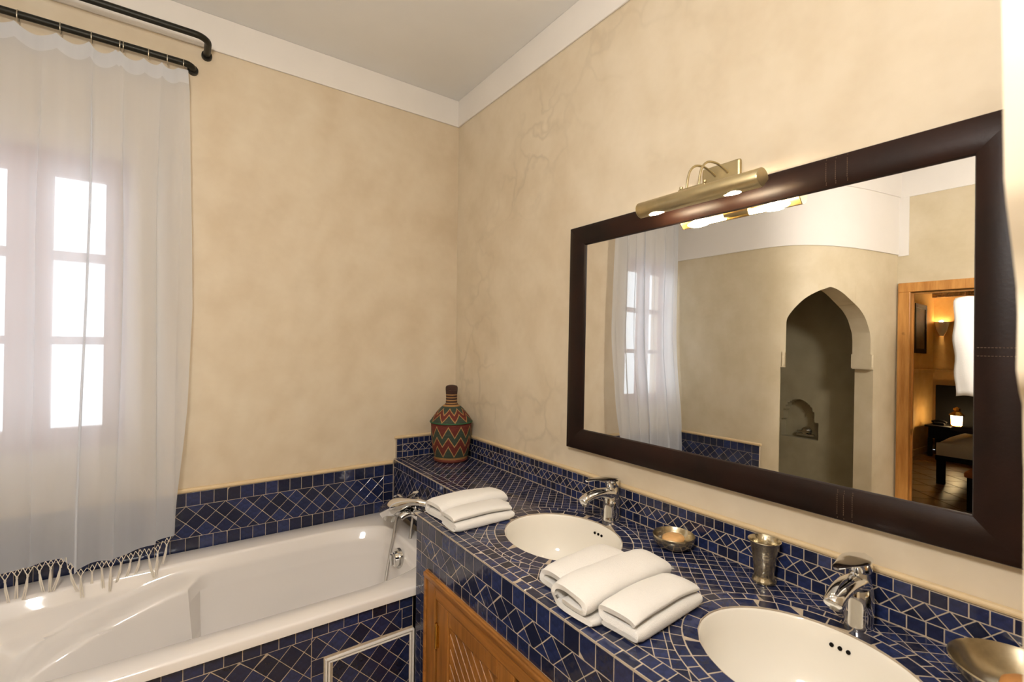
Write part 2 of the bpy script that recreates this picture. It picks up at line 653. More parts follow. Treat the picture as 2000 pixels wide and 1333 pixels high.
def lay(polys, O, U, V, N, parent, name='tile', gap=.0018, th=.006, bev=.0008, tilt=.008, limit=300, rest='tile_remainder', mat=None):
    """one object per tile on the plane O,U,V (z from the lens), outward N; past the limit the least visible join into one part"""
    mat = mat or M_TILE
    U, V, N = Vector(U), Vector(V), Vector(N)
    O = Vector((O[0], O[1], O[2] + H))
    flip = U.cross(V).dot(N) < 0
    items = []
    for p in polys:
        if area2(p) < 0: p = p[::-1]
        q = inset(p, gap / 2)
        if len(q) < 3 or area2(q) < 1.2e-5: continue
        items.append((px_area([O + U * a + V * b for a, b in q]), q))
    items.sort(key=lambda t: -t[0])
    restv, restf = [], []
    for k, (_, q) in enumerate(items):
        cx = sum(a for a, b in q) / len(q); cy = sum(b for a, b in q) / len(q)
        loc = [(a - cx, b - cy) for a, b in q]
        key = (tuple((round(a, 4), round(b, 4)) for a, b in loc), flip, th, mat.name)
        me = TCACHE.get(key)
        v, f = tile_solid(loc, th, bev)
        if flip:
            f = [tuple(reversed(x)) for x in f]
        R = Matrix((U, V, N)).transposed()
        R = R @ Matrix.Rotation(random.gauss(0, tilt), 3, 'X') @ Matrix.Rotation(random.gauss(0, tilt), 3, 'Y')
        c = O + U * cx + V * cy + N * random.uniform(-.00015, .00015)
        if k < limit:
            if me is None:
                me = bpy.data.meshes.new(name)
                me.from_pydata(v, [], f)
                me.materials.append(mat)
                TCACHE[key] = me
            o = bpy.data.objects.new(name, me)
            link(o, parent, c)
            # tile meshes live in plane coordinates, the frame may be left-handed
            o.matrix_basis = Matrix.LocRotScale(c - W[parent.name], None, None) @ R.to_4x4()
        else:
            b = len(restv)
            restv += [c + R @ Vector(x) for x in v]
            restf += [tuple(i + b for i in x) for x in f]
    if restv:
        w = W[parent.name]
        me = bpy.data.meshes.new(rest)
        me.from_pydata([x - w for x in restv], [], restf)
        me.materials.append(mat)
        o = bpy.data.objects.new(rest, me)
        link(o, parent, w)
        o['kind'] = 'stuff'


# ------------------------------------------------------------------ room shell
X0, Y0 = 1.2925, 2.35            # mirror wall, window wall
XE = -.70                        # wall at the foot of the tub
ZF, ZB, ZT = -H, 1.2176, 1.3654  # floor, underside of the white band, ceiling
XD = -1.56                       # wall with the door
ZC = -.5995                      # counter top
ZR = -.857                       # tub rim


def struct(name, mb, mat, **k):
    return obj(name, mb, mat, kind='structure', **k)


struct('floor', MB().box(-1.72, 1.45, -1.6, 2.55, ZF - .08, ZF), M_FLOOR, label='beige plaster bathroom floor')
struct('ceiling', MB().box(-1.56, 1.45, -1.6, 2.5, ZT, ZT + .1), M_CEIL, label='pale cream bathroom ceiling')
WX0, WX1, WZ0, WZ1 = -.70, -.15, -.41, .69
mb = MB()
mb.box(-1.72, WX0, Y0, Y0 + .2, ZF, ZT)
mb.box(WX1, 1.45, Y0, Y0 + .2, ZF, ZT)
mb.box(WX0, WX1, Y0, Y0 + .2, ZF, WZ0)
mb.box(WX0, WX1, Y0, Y0 + .2, WZ1, ZT)
wall_back = struct('wall_back', mb, M_WALL, label='cream tadelakt wall behind the bathtub')
wall_right = struct('wall_right', MB().box(X0, 1.45, -1.6, Y0, ZF, ZT), M_WALLR, label='cream tadelakt wall behind the mirror')
struct('trim_1', MB().box(XE, X0, Y0 - .009, Y0, ZB, ZT), M_WHITE, bevel=.003, label='white band below the ceiling over the bathtub')
struct('trim_2', MB().box(X0 - .009, X0, -1.6, Y0 - .009, ZB, ZT), M_WHITE, bevel=.003, label='white band below the ceiling over the mirror')

# curved shower wall with its pointed arch (seen in the mirror)
KP = [(XE, 2.35), (XE, 1.95), (XE, 1.75), (-.705, 1.62), (-.73, 1.52), (-.785, 1.43), (-.88, 1.35), (-1.03, 1.268), (-1.26, 1.195), (-1.56, 1.125)]
PATH = spline([Vector((a, b, 0)) for a, b in KP], 16)
SL = [0]
for i in range(len(PATH) - 1):
    SL.append(SL[-1] + (PATH[i + 1] - PATH[i]).length)


def pathpt(s):
    for i in range(len(SL) - 1):
        if s <= SL[i + 1] or i == len(SL) - 2:
            t = (s - SL[i]) / (SL[i + 1] - SL[i])
            p = PATH[i].lerp(PATH[i + 1], t)
            d = PATH[min(i + 2, len(PATH) - 1)] - PATH[max(i - 1, 0)]
            d.normalize()
            return p, Vector((d.y, -d.x, 0))      # inner normal (into the shower)


JL, JR, AL, AR, ZSP = .836, 1.531, .866, 1.501, .0
ARCH_S = [.862, .866, .872, .895, .93, .966, 1.01, 1.064, 1.10, 1.14, 1.18, 1.209, 1.25, 1.296, 1.345, 1.391, 1.442, 1.475, 1.492, 1.501]
ARCH_Z = [.16, .20, .24, .283, .328, .365, .397, .425, .438, .452, .443, .431, .409, .379, .348, .316, .262, .20, .16, .10]
ZFAS = .722
THK = .12
cols = sorted(set([SL[-1] * i / 60 for i in range(61)] + [JL, JR, AL, AR, JL - 1e-4, JR + 1e-4, AL - 1e-4, AR + 1e-4] + ARCH_S))


_ap = spline([Vector((a, b, 0)) for a, b in zip(ARCH_S, ARCH_Z)], 5)
ARCH_S = [p.x for p in _ap]
ARCH_Z = [p.y for p in _ap]
cols = sorted(set(cols + [min(max(a, AL), AR) for a in ARCH_S]))


def ztop(s):
    if s < JL or s > JR: return ZF
    if s < AL or s > AR: return -.085
    if s <= .8662 or s > 1.5008: return .02
    return interp(ARCH_S, ARCH_Z, s)


def curved(mb, cols, lo, hi, off0, off1):
    """solid wall along the curved path between heights lo(s) and hi, offsets along the inner normal"""
    ring = []
    for s in cols:
        p, n = pathpt(s)
        a = p + n * off0; b = p + n * off1
        l = lo(s) if callable(lo) else lo
        ring.append([(a.x, a.y, l), (a.x, a.y, hi), (b.x, b.y, hi), (b.x, b.y, l)])
    mb.grid(ring, True)
    k = len(mb.v) - 4 * len(cols)
    mb.f.append((k, k + 1, k + 2, k + 3))
    k = len(mb.v) - 4
    mb.f.append((k + 3, k + 2, k + 1, k))
    return mb


wall_left = struct('wall_left', curved(curved(MB(), cols, ztop, .47, 0, THK), [SL[-1] * i / 60 for i in range(61)], .47, ZFAS, 0, THK), M_GREY, smooth=35, label='pale plaster wall curving round the shower')
mb = MB()
for s0, s1 in ((AL - .018, AL + .001), (AR - .001, AR + .018)):
    curved(mb, [s0, (s0 + s1) / 2, s1], -.075, .012, -.002, THK + .002)
obj('impost', mb, M_GREY, wall_left, bevel=.006)
struct('trim_3', curved(MB(), [SL[-1] * i / 60 for i in range(61)], ZFAS, ZT, -.012, THK), M_WHITE, smooth=35, label='white curved fascia above the shower arch')
struct('trim_4', curved(MB(), [SL[-1] * i / 60 for i in range(61)], 1.125, ZT, -.022, -.012), M_WHITE, smooth=35, label='raised band at the top of the curved fascia')
# shower recess
NY = [(1.10, -9), (1.62, -9), (1.6201, -.668), (1.645, -.668), (1.6451, -.668), (1.90, -.668)]
mb = MB()
mb.box(-1.72, -1.68, 1.13, 2.35, ZF, ZFAS)
NL, NRR, NLA, NRA = 1.622, 1.902, 1.652, 1.888
ys = sorted(set([1.13, NL, NL + 1e-4, NRR, NRR - 1e-4, 2.35, NLA, NRA] + [NLA + (NRA - NLA) * i / 14 for i in range(15)]))


def niche_top(y):
    if y <= NL or y >= NRR: return None
    if y <= NLA or y >= NRA: return -.528
    t = (y - (NLA + NRA) / 2) / ((NRA - NLA) / 2)
    return -.50 + .146 * math.sqrt(max(0, 1 - t * t))


for i in range(len(ys) - 1):
    a, b = ys[i], ys[i + 1]
    t = niche_top((a + b) / 2)
    if t is None:
        mb.box(-1.68, -1.60, a, b, ZF, ZFAS)
    else:
        mb.box(-1.68, -1.60, a, b, t, ZFAS)
        mb.box(-1.68, -1.60, a, b, ZF, -.668)
struct('wall_shower', mb, M_SHOWER, label='olive plaster back wall of the shower with a small arched niche')
poly = [(-1.68, 2.349), (-1.68, 1.15)] + [((pathpt(SL[-1] * (1 - i / 30))[0] + pathpt(SL[-1] * (1 - i / 30))[1] * .1)[0], min(2.349, (pathpt(SL[-1] * (1 - i / 30))[0] + pathpt(SL[-1] * (1 - i / 30))[1] * .1)[1])) for i in range(31)]
struct('ceiling_shower', MB().prism(poly, (0, 0, ZFAS + .001), (1, 0, 0), (0, 1, 0), (0, 0, 1), .05), M_SHOWER, label='low plaster ceiling inside the shower')

# wall with the door to the bedroom
DY0, DY1, DZ = .20, 1.05, .456
mb = MB()
mb.box(-1.72, XD, -1.6, DY0, ZF, ZT)
mb.box(-1.61, XD, DY1, 1.125, ZF, ZT)
mb.box(-1.72, XD, DY0, DY1, DZ + .06, ZT)
mb.box(-1.61, XD, DY0, DY1, DZ, DZ + .06)
struct('wall_door', mb, M_GREY, label='plaster wall around the bedroom doorway')
struct('trim_5', MB().box(XD, XD + .01, -1.6, 1.12, 1.12, ZT), M_WHITE, label='white band above the bedroom doorway')
struct('trim_6', MB().box(XD, XD + .008, 1.062, 1.12, .712, 1.12), M_WHITE, label='white upright strip beside the curved fascia')
dr = thing('door_1', 'golden pine frame of the bedroom doorway', None, (XD, .62, ZF), kind='structure')
obj('jamb', MB().box(-1.60, XD + .022, DY1 - .004, DY1 + .065, ZF, DZ), M_DOORPINE, dr, bevel=.004)
obj('jamb', MB().box(-1.73, XD + .022, DY0 - .065, DY0 + .012, ZF, DZ), M_DOORPINE, dr, bevel=.004)
obj('lintel', MB().box(-1.61, XD + .022, DY0 - .065, DY1 + .065, DZ, DZ + .064), M_DOORPINE, dr, bevel=.004)
obj('door_stop', MB().box(-1.605, -1.585, DY1 - .012, DY1 - .004, ZF, DZ).box(-1.605, -1.585, DY0 + .012, DY1 - .012, DZ - .012, DZ), M_DOORPINE, dr)

# arched opening the photograph is taken through: its jamb shows at the edge of the picture
JZ = [-H, -.07, -.064, -.031, -.023, -.011, .018, .035, .056, .075, .087, .175, .5]
JX = [.402, .402, .400, .396, .386, .377, .380, .376, .362, .348, .342, .334, .334]
mb = MB()
prof = [(JX[i], JZ[i]) for i in range(len(JZ))] + [(.36, .62), (.45, .75), (.6, .87), (.8, .96), (1.0, 1.02), (1.25, 1.06)]
ring = [[(p[0], .05, p[1]), (p[0], -.08, p[1]), (X0, -.08, p[1]), (X0, .05, p[1])] for p in prof]
mb.grid(ring, True)
struct('wall_front', mb, M_WALL, smooth=50, label='cream plaster jamb beside the counter at the right edge')
struct('wall_hall', MB().box(-1.72, 1.45, -1.72, -1.6, ZF, ZT), M_WALL, label='plain plaster wall behind the camera')

# ------------------------------------------------------------------ window, rods, curtain
win = thing('window_1', 'red wooden casement window behind the sheer curtain', None, ((WX0 + WX1) / 2, 2.42, WZ0), kind='structure')
yf0, yf1 = 2.40, 2.45
mb = MB()
mb.box(WX0, WX0 + .035, yf0, yf1, WZ0, WZ1).box(WX1 - .035, WX1, yf0, yf1, WZ0, WZ1)
mb.box(WX0 + .035, WX1 - .035, yf0, yf1, WZ0, WZ0 + .035).box(WX0 + .035, WX1 - .035, yf0, yf1, WZ1 - .04, WZ1)
obj('window_frame', mb, M_REDWOOD, win, bevel=.003)
xmid = -.43
rowsz = [(-.335, -.022), (.008, .292), (.326, .606)]
for (sx0, sx1, px0, px1) in ((WX0 + .035, xmid, -.64, -.49), (xmid, WX1 - .035, -.371, -.222)):
    mb = MB()
    mb.box(sx0 + .002, px0, 2.405, 2.44, WZ0 + .036, WZ1 - .041).box(px1, sx1 - .002, 2.405, 2.44, WZ0 + .036, WZ1 - .041)
    mb.box(px0, px1, 2.405, 2.44, WZ0 + .036, rowsz[0][0]).box(px0, px1, 2.405, 2.44, rowsz[2][1], WZ1 - .041)
    mb.box(px0, px1, 2.405, 2.44, rowsz[0][1], rowsz[1][0]).box(px0, px1, 2.405, 2.44, rowsz[1][1], rowsz[2][0])
    sash = obj('sash', mb, M_REDWOOD, win, bevel=.003)
    for a, b in rowsz:
        obj('pane', MB().box(px0, px1, 2.42, 2.424, a, b), M_GLASSW, sash)


def rod(name, y, z, xe, yw, label, arm_r):
    t = thing(name, label, 'curtain rod', (-.3, Y0, z - .02))
    pts = [(XE + .002, y, z), (xe - arm_r, y, z)]
    for k in range(1, 7):
        a = PI / 2 * k / 6
        pts.append((xe - arm_r + arm_r * math.sin(a), y + arm_r - arm_r * math.cos(a), z))
    pts.append((xe, Y0 - .004, z))
    obj('bar', MB().tube(pts, .0125, 12), M_BLACKIRON, t, smooth=40)
    obj('wall_flange', MB().tube([(xe, Y0 - .016, z), (xe, Y0, z)], .019, 14), M_BLACKIRON, t, smooth=40)
    return t


rod('curtain_rod', 2.30, 1.108, .047, Y0, 'black iron rod carrying the sheer white curtain', .03)
rod('curtain_rod', 2.20, 1.184, .094, Y0, 'empty black iron rod standing out farther from the wall', .045)

RX = [-.665, -.615, -.545, -.45, -.343, -.26, -.18, -.17, -.095, -.037, .015]
ORD = ['first', 'second', 'third', 'fourth', 'fifth', 'sixth', 'seventh', 'eighth', 'ninth', 'tenth', 'eleventh']
for i, x in enumerate(RX):
    mb = MB()
    pts = [(x, 2.30 + .0175 * math.cos(2 * PI * k / 16), 1.102 + .0195 * math.sin(2 * PI * k / 16)) for k in range(17)]
    mb.tube(pts, .0017, 6, False)
    obj('curtain_ring', mb, M_RING, None, smooth=60, label='thin metal curtain ring, ' + ORD[len(RX) - 1 - i] + ' from the wall end of the curtain rod', cat='ring', group='rings on the curtain rod')

BX = [-.70, -.45, -.376, -.29, -.262, -.236, -.20, -.175, -.11, -.06, -.006, .06]
BZ = [-.772, -.768, -.762, -.752, -.79, -.806, -.792, -.788, -.786, -.772, -.748, -.745]
EZ = [-.80, -.67, -.27, .13, .4, 1.0, 1.1]
EX = [.012, .017, .046, .058, .053, .038, .03]


FOLDS = [(-.61, .024, .026, .022), (-.50, .03, .036, .03), (-.385, .026, .024, .02), (-.255, .025, .040, .044), (-.168, .018, .021, .022), (-.055, .03, .033, .03), (.018, .016, .010, .012)]


def drape(x, z):
    """fold-backs: where the cloth doubles over itself"""
    k = .25 + .75 * sm(1.09, .75, z)
    y = 2.296 - .080 * sm(.2, -.8, z)
    y += k * (.007 * math.sin(x * 47 + .8 + .5 * math.sin(z * 1.3)) + .003 * math.sin(x * 104 + 1.2 * math.sin(z * 2.1)) + .0016 * math.sin(z * 14 + x * 21) * sm(.6, -.4, z))
    x2 = x
    for i, (c, w, a, d) in enumerate(FOLDS):
        c2 = c + .010 * math.sin(z * 1.7 + i * 1.9) * sm(1.05, .3, z)
        q = (x - c2) / w
        e = math.exp(-q * q)
        x2 -= k * a * q * e
        y -= k * d * e
    return x2, min(y, 2.325)


def curtain_y(x, z):
    return drape(x, z)[1]


def top_z(x):
    z = 1.078
    for i in range(len(RX) - 1):
        if RX[i] < x < RX[i + 1]:
            g = RX[i + 1] - RX[i]
            t = (x - RX[i]) / g
            z -= (.004 + .34 * g * (1 if i != 5 else 1.35) * .5) * 4 * t * (1 - t) * 1.25
    return z


def sheet(z_of, nz, nx=300):
    rows = []
    for j in range(nz + 1):
        r = []
        for i in range(nx + 1):
            u = i / nx
            x = -.69 + u * (.05 + .69)
            z = z_of(x, j / nz)
            xr = interp(EZ, EX, z)
            x2 = -.69 + u * (xr + .69)
            x3, y3 = drape(x2, z)
            r.append((min(x3, xr), y3, z))
        rows.append(r)
    return rows


cur = thing('curtain', 'sheer white cotton curtain with knotted fringe hanging before the window', 'curtain', (-.32, 2.24, -.81))
obj('cloth', MB().grid(sheet(lambda x, t: interp(BX, BZ, x) + (top_z(x) - interp(BX, BZ, x)) * t, 90)), M_CURTAIN, cur, smooth=80)
rows = sheet(lambda x, t: top_z(x) - .052 + .054 * t, 5)
obj('header', MB().grid([[(p[0], p[1] - .0015, p[2]) for p in r] for r in rows]), M_HEADER, cur, smooth=80)
for i in range(27):
    x = -.675 + i * .0265
    xr = interp(EZ, EX, -.76)
    if x > xr - .004: break
    zb = interp(BX, BZ, x)
    y = curtain_y(x, zb)
    mb = MB()
    kz = zb - .024
    for dx in (-.0066, .0066):
        for ex in (-.0064, .0064):
            xx = x + dx + ex
            z2 = interp(BX, BZ, xx)
            mb.tube([(xx, curtain_y(xx, z2), z2 + .003), (x + dx, y - .001, zb - .011)], .0011, 5)
        mb.tube([(x + dx, y - .001, zb - .0105), (x, y - .002, kz)], .0014, 5)
    mb.tube([(x, y - .002, kz + .004), (x, y - .002, kz - .004)], .0034, 6)
    sx = random.uniform(-.020, .024); L = random.uniform(.06, .085)
    for k in (-1, 1):
        mb.tube([(x, y - .002, kz), (x + sx * .3 + k * .002, y - .004, kz - L * .45), (x + sx + k * random.uniform(.001, .004), y - .006, kz - L)], [.002, .0024, .0015], 5)
    obj('tassel', mb, M_THREAD, cur, smooth=60)

# ------------------------------------------------------------------ tiled wall panels round the tub
TY = Y0 - .014
obj('grout_bed', MB().box(XE + .012, .928, Y0 - .0133, Y0 + .001, -.863, -.625), M_GROUT, wall_back)
P = row(XE + .014, .927, -.680, -.625, .0493) + row(XE + .014, .927, -.863, -.808, .0488)
P += column(.877, .927, -.808, -.680, .043) + diamonds(XE + .014, .877, -.808, -.680, .0695, .048, -.680)
lay(P, (0, TY, 0), (1, 0, 0), (0, 0, 1), (0, -1, 0), wall_back)
obj('plaster_lip', MB().box(XE + .012, .93, Y0 - .016, Y0 + .001, -.6245, -.607), M_LIP, wall_back, bevel=.006)
# end wall of the tub
obj('grout_bed', MB().box(XE - .001, XE + .0133, 1.62, Y0 - .012, -.863, -.625), M_GROUT, wall_left)
P = row(1.622, Y0 - .014, -.680, -.625, .0493) + row(1.622, Y0 - .014, -.863, -.808, .0488)
P += column(1.622, 1.671, -.808, -.680, .043) + diamonds(1.671, Y0 - .014, -.808, -.680, .0695, 1.70, -.680)
lay(P, (XE + .014, 0, 0), (0, 1, 0), (0, 0, 1), (1, 0, 0), wall_left)
obj('plaster_lip', MB().box(XE - .001, XE + .016, 1.61, Y0 - .014, -.6245, -.607), M_LIP, wall_left, bevel=.006)
# splash rows above the counter
SX = X0 - .012
obj('grout_bed', MB().box(SX + .0006, X0 + .001, .05, Y0, ZC, -.5005), M_GROUT, wall_right)
P = row(.052, Y0 - .016, -.530, -.5005, .0302) + row(.052, Y0 - .016, ZC + .001, -.5685, .031) + diamonds(.052, Y0 - .016, -.5685, -.530, .0395, .2606, -.5685)
lay(P, (SX, 0, 0), (0, 1, 0), (0, 0, 1), (-1, 0, 0), wall_right, name='splash_tile', gap=.0022, limit=300)
obj('plaster_lip', MB().box(SX - .001, X0 + .001, .05, Y0, -.500, -.485), M_LIP, wall_right, bevel=.006)
obj('grout_bed', MB().box(.944, SX, Y0 - .0133, Y0 + .001, ZC, -.5005), M_GROUT, wall_back)
P = row(.977, SX - .001, -.530, -.5005, .0302) + row(.977, SX - .001, ZC + .001, -.5685, .031) + column(.945, .977, ZC + .001, -.5005, .032) + diamonds(.977, SX - .001, -.5685, -.530, .0395, .99, -.5685)
lay(P, (0, TY, 0), (1, 0, 0), (0, 0, 1), (0, -1, 0), wall_back, name='splash_tile', gap=.0022)
obj('plaster_lip', MB().box(.935, SX, Y0 - .016, Y0 + .001, -.500, -.485), M_LIP, wall_back, bevel=.006)

# ------------------------------------------------------------------ bathtub
TX0, TX1, TY0, TY1 = XE + .016, .912, 1.548, Y0 - .016
tub = thing('bathtub', 'white built-in bathtub with moulded armrests behind blue tiles', 'bathtub', (.1, 1.94, ZF))


def rrect(cx, cy, hx, hy, r, n=10):
    out = []
    for qx, qy, a0 in ((1, 1, 0), (-1, 1, PI / 2), (-1, -1, PI), (1, -1, 1.5 * PI)):
        for k in range(n + 1):
            a = a0 + PI / 2 * k / n
            out.append((cx + qx * (hx - r) + r * math.cos(a), cy + qy * (hy - r) + r * math.sin(a)))
    return out


def densify(loop, step=.03):
    out = []
    for i in range(len(loop)):
        a, b = loop[i], loop[(i + 1) % len(loop)]
        n = max(1, int(math.hypot(b[0] - a[0], b[1] - a[1]) / step))
        out += [(a[0] + (b[0] - a[0]) * k / n, a[1] + (b[1] - a[1]) * k / n) for k in range(n)]
    return out


icx, icy, ihx, ihy = (TX0 + .075 + .832) / 2, (1.632 + 2.222) / 2, (.832 - TX0 - .075) / 2, (2.222 - 1.632) / 2
base_loop = densify(rrect(0, 0, 1, 1, .42, 12), .06)
rows = []
LV = [(0, 0.0, 0), (.006, -.002, 0), (.012, -.008, 0), (.02, -.022, 0), (.035, -.05, 0), (.042, -.085, 0), (.048, -.11, 1), (.052, -.14, 1), (.06, -.18, 1), (.075, -.24, 1), (.095, -.31, 1), (.13, -.365, 1), (.18, -.395, 1), (.26, -.405, 1)]
LV2 = []
for i in range(len(LV) - 1):
    n_ = 4 if -.26 < LV[i + 1][1] < -.02 else 1
    LV2 += [(LV[i][0] + (LV[i + 1][0] - LV[i][0]) * k / n_, LV[i][1] + (LV[i + 1][1] - LV[i][1]) * k / n_, 1) for k in range(n_)]
LV2.append(LV[-1])
for ins, dz, arm in LV2:
    r = []
    for u, v in base_loop:
        hx, hy = ihx - ins, ihy - ins * .8
        x = icx + u * hx
        if u < 0: x += (-u) * max(0, -dz) * .75 * (1 if dz > -.40 else 1)
        y = icy + v * hy
        if arm:
            # armrest: a ledge that sinks towards the head end; below it the side walls stand farther in
            q = max(0, (.07 - x) / .45)
            dl = -.038 - .13 * q ** 1.5
            k = sm(.100, .068, x) * sm(dl + .008, dl - .022, dz) * sm(.25, .8, abs(v)) * sm(-.40, -.30, dz)
            y -= math.copysign((.085 + .05 * min(1, q)) * k, v)
        r.append((x, y, ZR + dz))
    rows.append(r)
mb = MB()
outer = []
for u, v in base_loop:
    k = max(abs(u), abs(v))
    outer.append((icx + u / k * ihx, icy + v / k * ihy))
ot = [(TX0 if p[0] < icx - ihx * .985 else TX1 if p[0] > icx + ihx * .985 else p[0], 0) for p in outer]
ring_out = []
for (u, v) in base_loop:
    k = max(abs(u), abs(v)); uu, vv = u / k, v / k
    x = icx + uu * ihx; y = icy + vv * ihy
    x = TX0 if uu <= -.999 else TX1 if uu >= .999 else icx + (uu * ((TX1 - icx) if uu > 0 else (icx - TX0)))
    y = TY0 if vv <= -.999 else TY1 if vv >= .999 else icy + (vv * ((TY1 - icy) if vv > 0 else (icy - TY0)))
    ring_out.append((x, y))


def shrink(p, d):
    return (min(max(p[0], TX0 + d), TX1 - d), min(max(p[1], TY0 + d), TY1 - d))


rim = [[(*shrink(p, .014), ZR - .030) for p in ring_out], [(*p, ZR - .031) for p in ring_out], [(*p, ZR - .008) for p in ring_out], [(*shrink(p, .003), ZR - .002) for p in ring_out], [(*shrink(p, .009), ZR) for p in ring_out]]
allr = rim + rows
mb.grid(allr, True)
nb = len(base_loop)
mb.f.append(tuple(len(mb.v) - nb + k for k in range(nb)))
obj('shell', mb, M_ENAMEL, tub, smooth=50)
# overflow knob and drain
ox, oy, oz = .780, 1.915, -.918
mb = MB().tube([(ox + .016, oy, oz), (ox + .004, oy, oz)], .041, 28)
ov = obj('overflow_plate', mb, M_CHROME2, tub, smooth=40)
obj('overflow_knob', MB().tube([(ox + .006, oy, oz), (ox - .014, oy, oz), (ox - .018, oy, oz)], [.031, .030, .025], 28).box(ox - .026, ox - .014, oy - .007, oy + .007, oz - .022, oz + .022), M_CHROME, ov, smooth=40)
obj('drain', MB().tube([(.62, icy, ZR - .406), (.62, icy, ZR - .400)], .035, 20), M_CHROME, tub, smooth=40)

# tiled front of the tub
AY = 1.562
ap = thing('tub_surround', 'blue zellige front panel below the bathtub rim', 'tub panel', (.0, AY, ZF), kind='structure')
obj('masonry', MB().box(XE + .014, .70, AY + .0006, AY + .06, ZF, ZR - .035), M_GROUT, ap)
PX0, PX1, PZ1 = .411, .706, -1.008
zr1, zr2 = ZR - .0345, -.9285
P = row(XE + .016, .650, zr2, zr1, .0485) + [rect(.650, .699, zr2, zr1)]
lo = ZF + .04
P += diamonds(XE + .016, .362, lo, zr2, .070, .1651, zr2)
P += diamonds(.362, .66, PZ1 + .008, zr2, .070, .1651, zr2) + column(.66, .699, PZ1 + .008, zr2, .036)
P += column(.362, .400, lo, PZ1 + .008, .047)
P += row(XE + .016, .40, ZF, lo, .048)
lay(P, (0, AY, 0), (1, 0, 0), (0, 0, 1), (0, -1, 0), ap)
pn = obj('access_panel', MB().box(.424, .690, AY - .0014, AY + .012, ZF + .06, PZ1 - .014), M_GROUT, ap)
P = diamonds(.426, .688, ZF + .062, PZ1 - .016, .0665, .447, PZ1 - .016)
lay(P, (0, AY - .002, 0), (1, 0, 0), (0, 0, 1), (0, -1, 0), pn)
mb = MB()
for d0, d1, y in ((.0, .006, AY - .008), (.0095, .0155, AY - .006)):
    mb.box(.403 + d0, .403 + d1, y, AY + .012, ZF + .04, PZ1 - d0).box(.7 - d1 + .004, .7 - d0 + .004, y, AY + .012, ZF + .04, PZ1 - d0)
    mb.box(.403 + d1, .704 - d1, y, AY + .012, PZ1 - d1, PZ1 - d0)
obj('white_edging', mb, M_WHITE, ap, bevel=.0015)

# ------------------------------------------------------------------ vanity counter
VX, LX, VY = .70, .93, 1.54
B1, B2, BA, BB = (1.003, 1.12), (.990, .408), .170, .198
van = thing('vanity_counter', 'long counter of cobalt zellige tiles with two oval basins', 'counter', (1.0, .9, ZF))
GZ = ZC - .0004
mb = MB()


def flat(x0, x1, y0, y1):
    mb.add([(x0, y0, GZ), (x1, y0, GZ), (x1, y1, GZ), (x0, y1, GZ)], [(0, 1, 2, 3)])


YA = [.05, B2[1] - .25, B2[1] + .25, B1[1] - .25, B1[1] + .25, VY]
SXX = SX + .002
flat(VX + .012, SXX, YA[0], YA[1]); flat(VX + .012, SXX, YA[2], YA[3]); flat(VX + .012, SXX, YA[4], VY - .002)
flat(LX + .012, SXX, VY - .002, TY + .002)
for (cx, cy), y0, y1 in ((B2, YA[1], YA[2]), (B1, YA[3], YA[4])):
    n = 96
    angs = [2 * PI * k / n for k in range(n)]
    for px, py in ((VX + .012, y0), (SXX, y0), (SXX, y1), (VX + .012, y1)):
        angs.append(math.atan2(py - cy, px - cx) % (2 * PI))
    angs = sorted(angs)
    ins_, out_, low_ = [], [], []
    for a in angs:
        c, s_ = math.cos(a), math.sin(a)
        k = 1 / math.hypot(c / BA, s_ / BB)
        ins_.append((cx + c * k, cy + s_ * k, GZ)); low_.append((cx + c * k, cy + s_ * k, GZ - .004))
        t = min((SXX - cx) / c if c > 1e-6 else 9, (VX + .012 - cx) / c if c < -1e-6 else 9, (y1 - cy) / s_ if s_ > 1e-6 else 9, (y0 - cy) / s_ if s_ < -1e-6 else 9)
        out_.append((cx + c * t, cy + s_ * t, GZ))
    mb.grid([low_, ins_, out_], True)
# body sides
mb.box(VX + .0008, VX + .012, .05, VY - .0025, -.757, GZ).box(VX + .0008, VX + .012, 1.4545, VY - .0025, ZF, -.757)
mb.box(VX + .012, SX, VY - .012, VY - .0006, ZF, GZ)
mb.box(LX + .0006, LX + .012, VY - .0025, TY + .002, -.9, GZ)
top = obj('countertop', mb, M_GROUT, van)


def ellipse_pt(c, k, a):
    return (c[0] + (BA + k) * math.cos(a), c[1] + (BB + k) * math.sin(a))


def ring_tiles(c, k0, k1, n, ph):
    # equal arc steps
    N = 720
    pts = [ellipse_pt(c, (k0 + k1) / 2, 2 * PI * i / N) for i in range(N + 1)]
    L = [0]
    for i in range(N):
        L.append(L[-1] + math.hypot(pts[i + 1][0] - pts[i][0], pts[i + 1][1] - pts[i][1]))
    cuts = []
    for j in range(n):
        t = L[-1] * ((j + ph + random.uniform(-.06, .06)) / n % 1)
        i = next(i for i in range(N) if L[i + 1] >= t)
        cuts.append(2 * PI * (i + (t - L[i]) / (L[i + 1] - L[i])) / N)
    cuts.sort()
    out = []
    for j in range(n):
        a, b = cuts[j], cuts[(j + 1) % n] + (2 * PI if j == n - 1 else 0)
        mid = (a + b) / 2
        out.append([ellipse_pt(c, k0 + .0006, a), ellipse_pt(c, k0 + .0006, mid), ellipse_pt(c, k0 + .0006, b), ellipse_pt(c, k1, b), ellipse_pt(c, k1, mid), ellipse_pt(c, k1, a)][0:6])
    return out


def fix(polys):
    """make slightly concave ring pieces convex quads"""
    return [[p[0], p[2], p[3], p[4], p[5]] for p in polys]


R1 = fix(ring_tiles(B1, .0, .0325, 27, .3) + ring_tiles(B2, .0, .0325, 27, .7))
R2 = fix(ring_tiles(B1, .0325, .0585, 44, .1) + ring_tiles(B2, .0325, .0585, 44, .5))
FX0 = .7605
F = []


